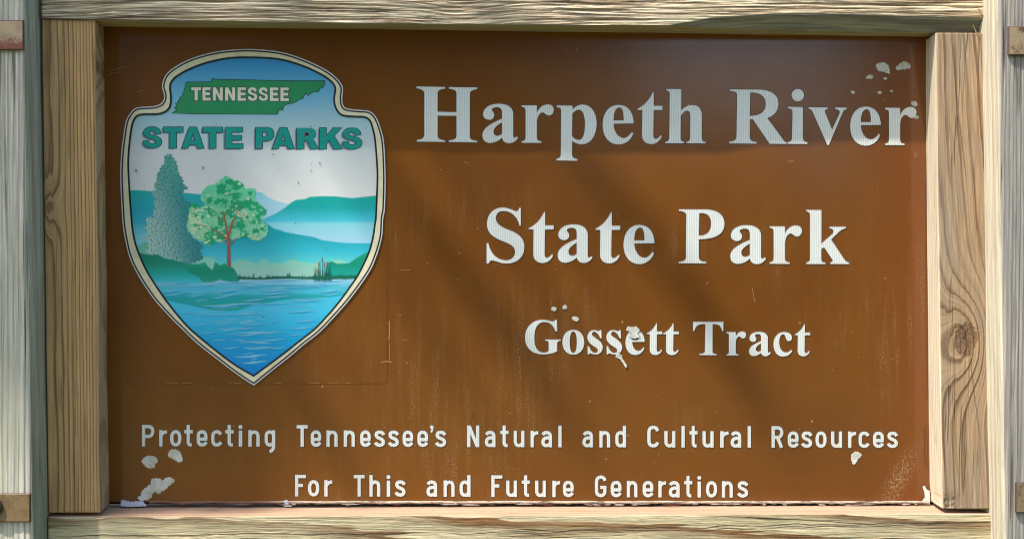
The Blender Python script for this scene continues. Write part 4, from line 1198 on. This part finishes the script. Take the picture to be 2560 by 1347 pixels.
# torn strip at the panel's side edge by the knotty upright
for s_, d_ in ((line([(2318,1062),(2312,1080),(2315,1110),(2313,1140),(2319,1170)], 2.2), 0.002), (line([(2316,380),(2315,700),(2319,1000)], 1.4), 0.0006)):
    Plate().add([s_], d_).build('film_seam', [m_seam], panel)

# ------------------------------------------------------------------ steel straps
def rust(name, base, rusty, amt, dark, rows=None):
    g = G(name)
    x, y, z = g.xyz()
    a = g.noise(g.vec(x, y, z), 60, 4.0, 0.65); b = g.noise(g.vec(x, y, z), 260, 3.0, 0.7)
    c = g.mix(g.step(a, 0.35, 0.7), base, tuple(v * 0.75 for v in base[:3]) + (1,))
    c = g.mix(g.mul(g.step(g.add(a, g.mul(b, 0.5)), 0.78 - amt, 0.95 - amt), 0.85), c, rusty)
    if rows:
        low = g.sub(1.0, g.step(g.sub(z, g.mul(g.sub(b, 0.5), 0.03)), at(30, rows[1], D_POST).z, at(30, rows[0], D_POST).z))
        c = g.mix(g.mul(low, 0.9), c, rusty)
    c = g.mix(g.mul(g.step(b, 0.60, 0.68), 0.6), c, dark)
    return g.done(c, 0.55, g.bump(b, 0.5, 0.0006), spec=0.4)
m_strap = [rust('rusty_tan_strap', C(190, 164, 130), C(132, 66, 52), -0.1, C(78, 44, 34), (88, 118)), rust('olive_strap', C(134, 112, 76), C(110, 76, 44), 0.0, C(70, 56, 34)),
           rust('speckled_strap', C(158, 138, 106), C(92, 56, 46), 0.02, C(70, 40, 36)), rust('dull_strap', C(136, 120, 88), C(96, 72, 50), 0.0, C(60, 50, 36))]
m_bolt = rust('dark_bolt', C(70, 56, 44), C(84, 50, 34), 0.05, C(40, 30, 26))
m_strap_edge = rust('strap_edge', C(84, 70, 64), C(96, 56, 44), 0.1, C(60, 40, 36))
def strap(x_in, y0, y1, side, bolt, mat, label):
    dB, dT = D_POST + 0.0012, D_POST + 0.0055
    a, b = at(x_in, y0, dT), at(x_in, y1, dT)
    xi = a.x; xo = xi + side * 0.083
    x0, x1 = min(xi, xo), max(xi, xo)
    z0, z1 = b.z, a.z
    r = 0.0012
    # front plate plus a leg returning along the post's outer side
    V = [(x0, -dB, z0), (x1, -dB, z0), (x1, -dB, z1), (x0, -dB, z1), (x0 + r, -dT, z0 + r), (x1 - r, -dT, z0 + r), (x1 - r, -dT, z1 - r), (x0 + r, -dT, z1 - r),
         (x0, -dT + r, z0), (x1, -dT + r, z0), (x1, -dT + r, z1), (x0, -dT + r, z1)]
    Fc = [(0, 1, 2, 3), (4, 5, 6, 7)]
    MI = [1, 0]
    for i in range(4):
        j = (i + 1) % 4
        Fc += [(i, j, 8 + j, 8 + i), (8 + i, 8 + j, 4 + j, 4 + i)]; MI += [1, 1]
    q = len(V)
    xs = (xo, xo + side * 0.0043)
    for xx_ in xs:
        V += [(xx_, -dT + r, z0), (xx_, 0.02, z0), (xx_, 0.02, z1), (xx_, -dT + r, z1)]
    Fc += [(q, q+1, q+2, q+3), (q+4, q+5, q+6, q+7), (q, q+1, q+5, q+4), (q+1, q+2, q+6, q+5), (q+2, q+3, q+7, q+6), (q+3, q, q+4, q+7)]
    MI += [1] * 6
    o = mesh('strap', V, Fc, [mat, m_strap_edge], sign, MI)
    o['label'] = label
    c = at(bolt[0], bolt[1], dT)
    V, Fc = [], []
    for k, (rr, dd) in enumerate(((0.0125, 0.0003), (0.0125, 0.0016), (0.0105, 0.0042), (0.006, 0.0058))):
        for i in range(20):
            a_ = 2 * math.pi * i / 20
            V.append((c.x + rr * math.cos(a_), -dT - dd, c.z + rr * math.sin(a_)))
    for k in range(3):
        for i in range(20):
            j = (i + 1) % 20
            Fc.append((k * 20 + i, k * 20 + j, k * 20 + 20 + j, k * 20 + 20 + i))
    Fc.append(tuple(range(60, 80)))
    mesh('bolt', V, Fc, [m_bolt], o, smooth=False)
strap(58, 51, 125, -1, (-40, 88), m_strap[0], 'tan strap with red rust along its lower edge')
strap(75, 1233, 1304, -1, (-15, 1266), m_strap[1], 'olive brown strap with a dark bolt')
strap(2522, 66, 138, 1, (2600, 102), m_strap[2], 'tan strap speckled with rust')
strap(2541, 1206, 1281, 1, (2612, 1244), m_strap[3], 'dull brown strap')

# ------------------------------------------------------------------ dry stems caught at the corner of the frame
m_straw = G('dry_straw').done(C(206, 186, 140), 0.7)
def tube(pts, r0, r1, n=6):
    V, Fc = [], []
    pts = [Vector(p) for p in pts]
    m = len(pts)
    for i, p in enumerate(pts):
        t = (pts[min(i + 1, m - 1)] - pts[max(i - 1, 0)]).normalized()
        a = t.cross(Vector((0.3, 0.9, 0.2))).normalized(); b = t.cross(a)
        r = lerp(r0, r1, i / (m - 1))
        for k in range(n):
            an = 2 * math.pi * k / n
            V.append(p + a * (r * math.cos(an)) + b * (r * math.sin(an)))
    for i in range(m - 1):
        for k in range(n):
            j = (k + 1) % n
            Fc.append((i * n + k, i * n + j, (i + 1) * n + j, (i + 1) * n + k))
    Fc.append(tuple(range(n))); Fc.append(tuple(range((m - 1) * n, m * n)))
    return V, Fc
for pts, lab in (([(2446,22),(2455,35),(2464,49)], 'dry straw stem stuck to the top rail beside the silver-grey post'),
                 ([(2432,63),(2440,80),(2450,99)], 'dry straw stem hanging over the top end of the knotty upright')):
    dd = D_RAIL + 0.0008 if pts[0][1] < 60 else D_STILE + 0.0008
    V, Fc = tube([at(px, py, dd) for px, py in pts], 0.0007, 0.0004)
    o = mesh('straw_stem', V, Fc, m_straw, smooth=True)
    tag(o, lab, 'straw')

# ------------------------------------------------------------------ ground
g = G('grass_ground')
x, y, z = g.xyz()
n_ = g.noise(g.vec(x, y, z), 3, 5.0, 0.65); n2 = g.noise(g.vec(x, y, z), 60, 3.0, 0.7)
c = g.mix(g.step(n_, 0.35, 0.65), (0.10, 0.12, 0.035, 1), (0.16, 0.15, 0.06, 1))
m_ground = g.done(g.mix(g.mul(n2, 0.5), c, (0.05, 0.07, 0.02, 1)), 0.95, g.bump(n2, 0.8, 0.03))
N = 40
V = [(-60 + 120 * i / N, -60 + 120 * j / N, 0) for j in range(N + 1) for i in range(N + 1)]
Fc = [(j * (N + 1) + i, j * (N + 1) + i + 1, (j + 1) * (N + 1) + i + 1, (j + 1) * (N + 1) + i) for j in range(N) for i in range(N)]
o = mesh('ground', V, Fc, m_ground)
tag(o, kind='structure')

# ------------------------------------------------------------------ trees whose shade and reflection fall on the sign
m_bark = G('bark').done((0.09, 0.07, 0.05, 1), 0.9)
g = G('leaves')
g.inp(g.b.inputs['Base Color'], (0.06, 0.10, 0.03, 1)); g.inp(g.b.inputs['Roughness'], 0.6)
m_leaf = g.m
def leaves(points, size, rnd):
    V, Fc = [], []
    for p in points:
        s = size * rnd.uniform(0.6, 1.3)
        a = Vector((rnd.gauss(0, 1), rnd.gauss(0, 1), rnd.gauss(0, 0.6))).normalized()
        b = a.cross(Vector((rnd.gauss(0, 1), rnd.gauss(0, 1), rnd.gauss(0, 1)))).normalized()
        i = len(V)
        V += [p - a * s, p + b * s * 0.45, p + a * s, p - b * s * 0.45]
        Fc.append((i, i + 1, i + 2, i + 3))
    return V, Fc
def sunward(px, py, t):
    return at(px, py, 0) + TO_SUN * t
rnd = random.Random(17)
TX, TY = -4.2, 1.6
tree = empty('shade_tree', (TX, TY, 0), 'leafy tree that overhangs the sign and dapples it with shade', 'tree')
def part(name, V, Fc, m, parent, off):
    V = [Vector(v) - Vector(off) for v in V]
    return mesh(name, V, Fc, m, parent, smooth=(name != 'crown'))
V, Fc = tube([(TX, TY, -0.3), (TX + 0.05, TY, 1.2), (TX - 0.02, TY + 0.05, 2.6), (TX + 0.1, TY, 4.0), (TX + 0.15, TY, 5.6)], 0.20, 0.09, 12)
part('trunk', V, Fc, m_bark, tree, (TX, TY, 0))
hub = Vector((TX + 0.1, TY, 4.0))
LIMBS = [  # shade lines on the face in photo pixels: points, radius, distance towards the sun
    ([(1420,385),(1505,478),(1565,537),(1642,632),(1702,704),(1761,775),(1850,923),(1925,1040)], 0.019, 3.7),
    ([(1246,395),(1345,496),(1440,600),(1530,720)], 0.010, 3.9),
    ([(1098,385),(1185,478),(1256,555),(1363,733),(1440,860)], 0.012, 3.6),
    ([(960,400),(1060,560),(1140,690),(1230,775),(1316,894),(1405,1012)], 0.020, 3.8),
    ([(930,500),(1010,690),(1080,830),(1180,1000)], 0.014, 4.1),
    ([(720,930),(800,1040),(850,1150),(900,1230)], 0.015, 3.7),
    ([(560,1000),(620,1120),(690,1240)], 0.018, 3.9),
]
for pts, r, t in LIMBS:
    path = [sunward(px, py, t + 0.05 * math.sin(i)) for i, (px, py) in enumerate(pts)]
    # lead the branch back to the trunk
    first = path[0]
    lead = [hub.lerp(first, k / 6) + Vector((0, 0, 0.35 * math.sin(math.pi * k / 6))) for k in range(6)]
    V, Fc = tube(lead + path, r * 1.35, r * 0.9, 8)
    part('branch', V, Fc, m_bark, tree, (TX, TY, 0))
pts = []
for k in range(520):
    px = rnd.gauss(430, 130); py = rnd.uniform(150, 1400)
    if px > 660 + 40 * math.sin(py * 0.02): continue
    pts.append(sunward(px, py, rnd.uniform(3.2, 4.6)))
for k in range(2600):
    a = rnd.uniform(0, 6.28); rr = 1.9 * math.sqrt(rnd.random())
    pts.append(Vector((TX - 0.9 + rr * math.cos(a), TY + 0.4 + rr * math.sin(a), 4.9 + rnd.gauss(0, 0.7))))
V, Fc = leaves(pts, 0.05, rnd)
part('crown', V, Fc, m_leaf, tree, (TX, TY, 0))
# trees standing behind the photographer, mirrored dully in the glossy panel
def far_tree(x, y, h, w, label, seed):
    r_ = random.Random(seed)
    e = empty('tree', (x, y, 0), label, 'tree', 'trees facing the sign')
    V, Fc = tube([(0, 0, -0.3), (0.05, 0.02, h * 0.4), (0, 0, h * 0.85)], 0.22, 0.06, 10)
    mesh('trunk', V, Fc, m_bark, e, smooth=True)
    P_ = []
    for k in range(3600):
        a = r_.uniform(0, 6.28); zz = r_.random()
        rr = w * math.sqrt(r_.random()) * (0.55 + 0.45 * math.sin(math.pi * min(1, zz + 0.15)))
        P_.append(Vector((rr * math.cos(a), rr * math.sin(a), h * (0.06 + 0.94 * zz))))
    V, Fc = leaves(P_, 0.30, r_)
    mesh('crown', V, Fc, m_leaf, e)
LB = 'broad leafy tree standing opposite the sign'
for i, (x, y, h, w) in enumerate([(-9, -15, 9, 3.2), (-4.8, -17, 10, 3.4), (-0.6, -16, 10, 3.0), (7.6, -15, 8.5, 2.4), (11.5, -16, 9, 3.2), (3.6, -17, 3.3, 2.2)]):
    far_tree(x, y, h, w, LB if h > 5 else 'low round shrubby tree filling the gap opposite the sign', 50 + i)
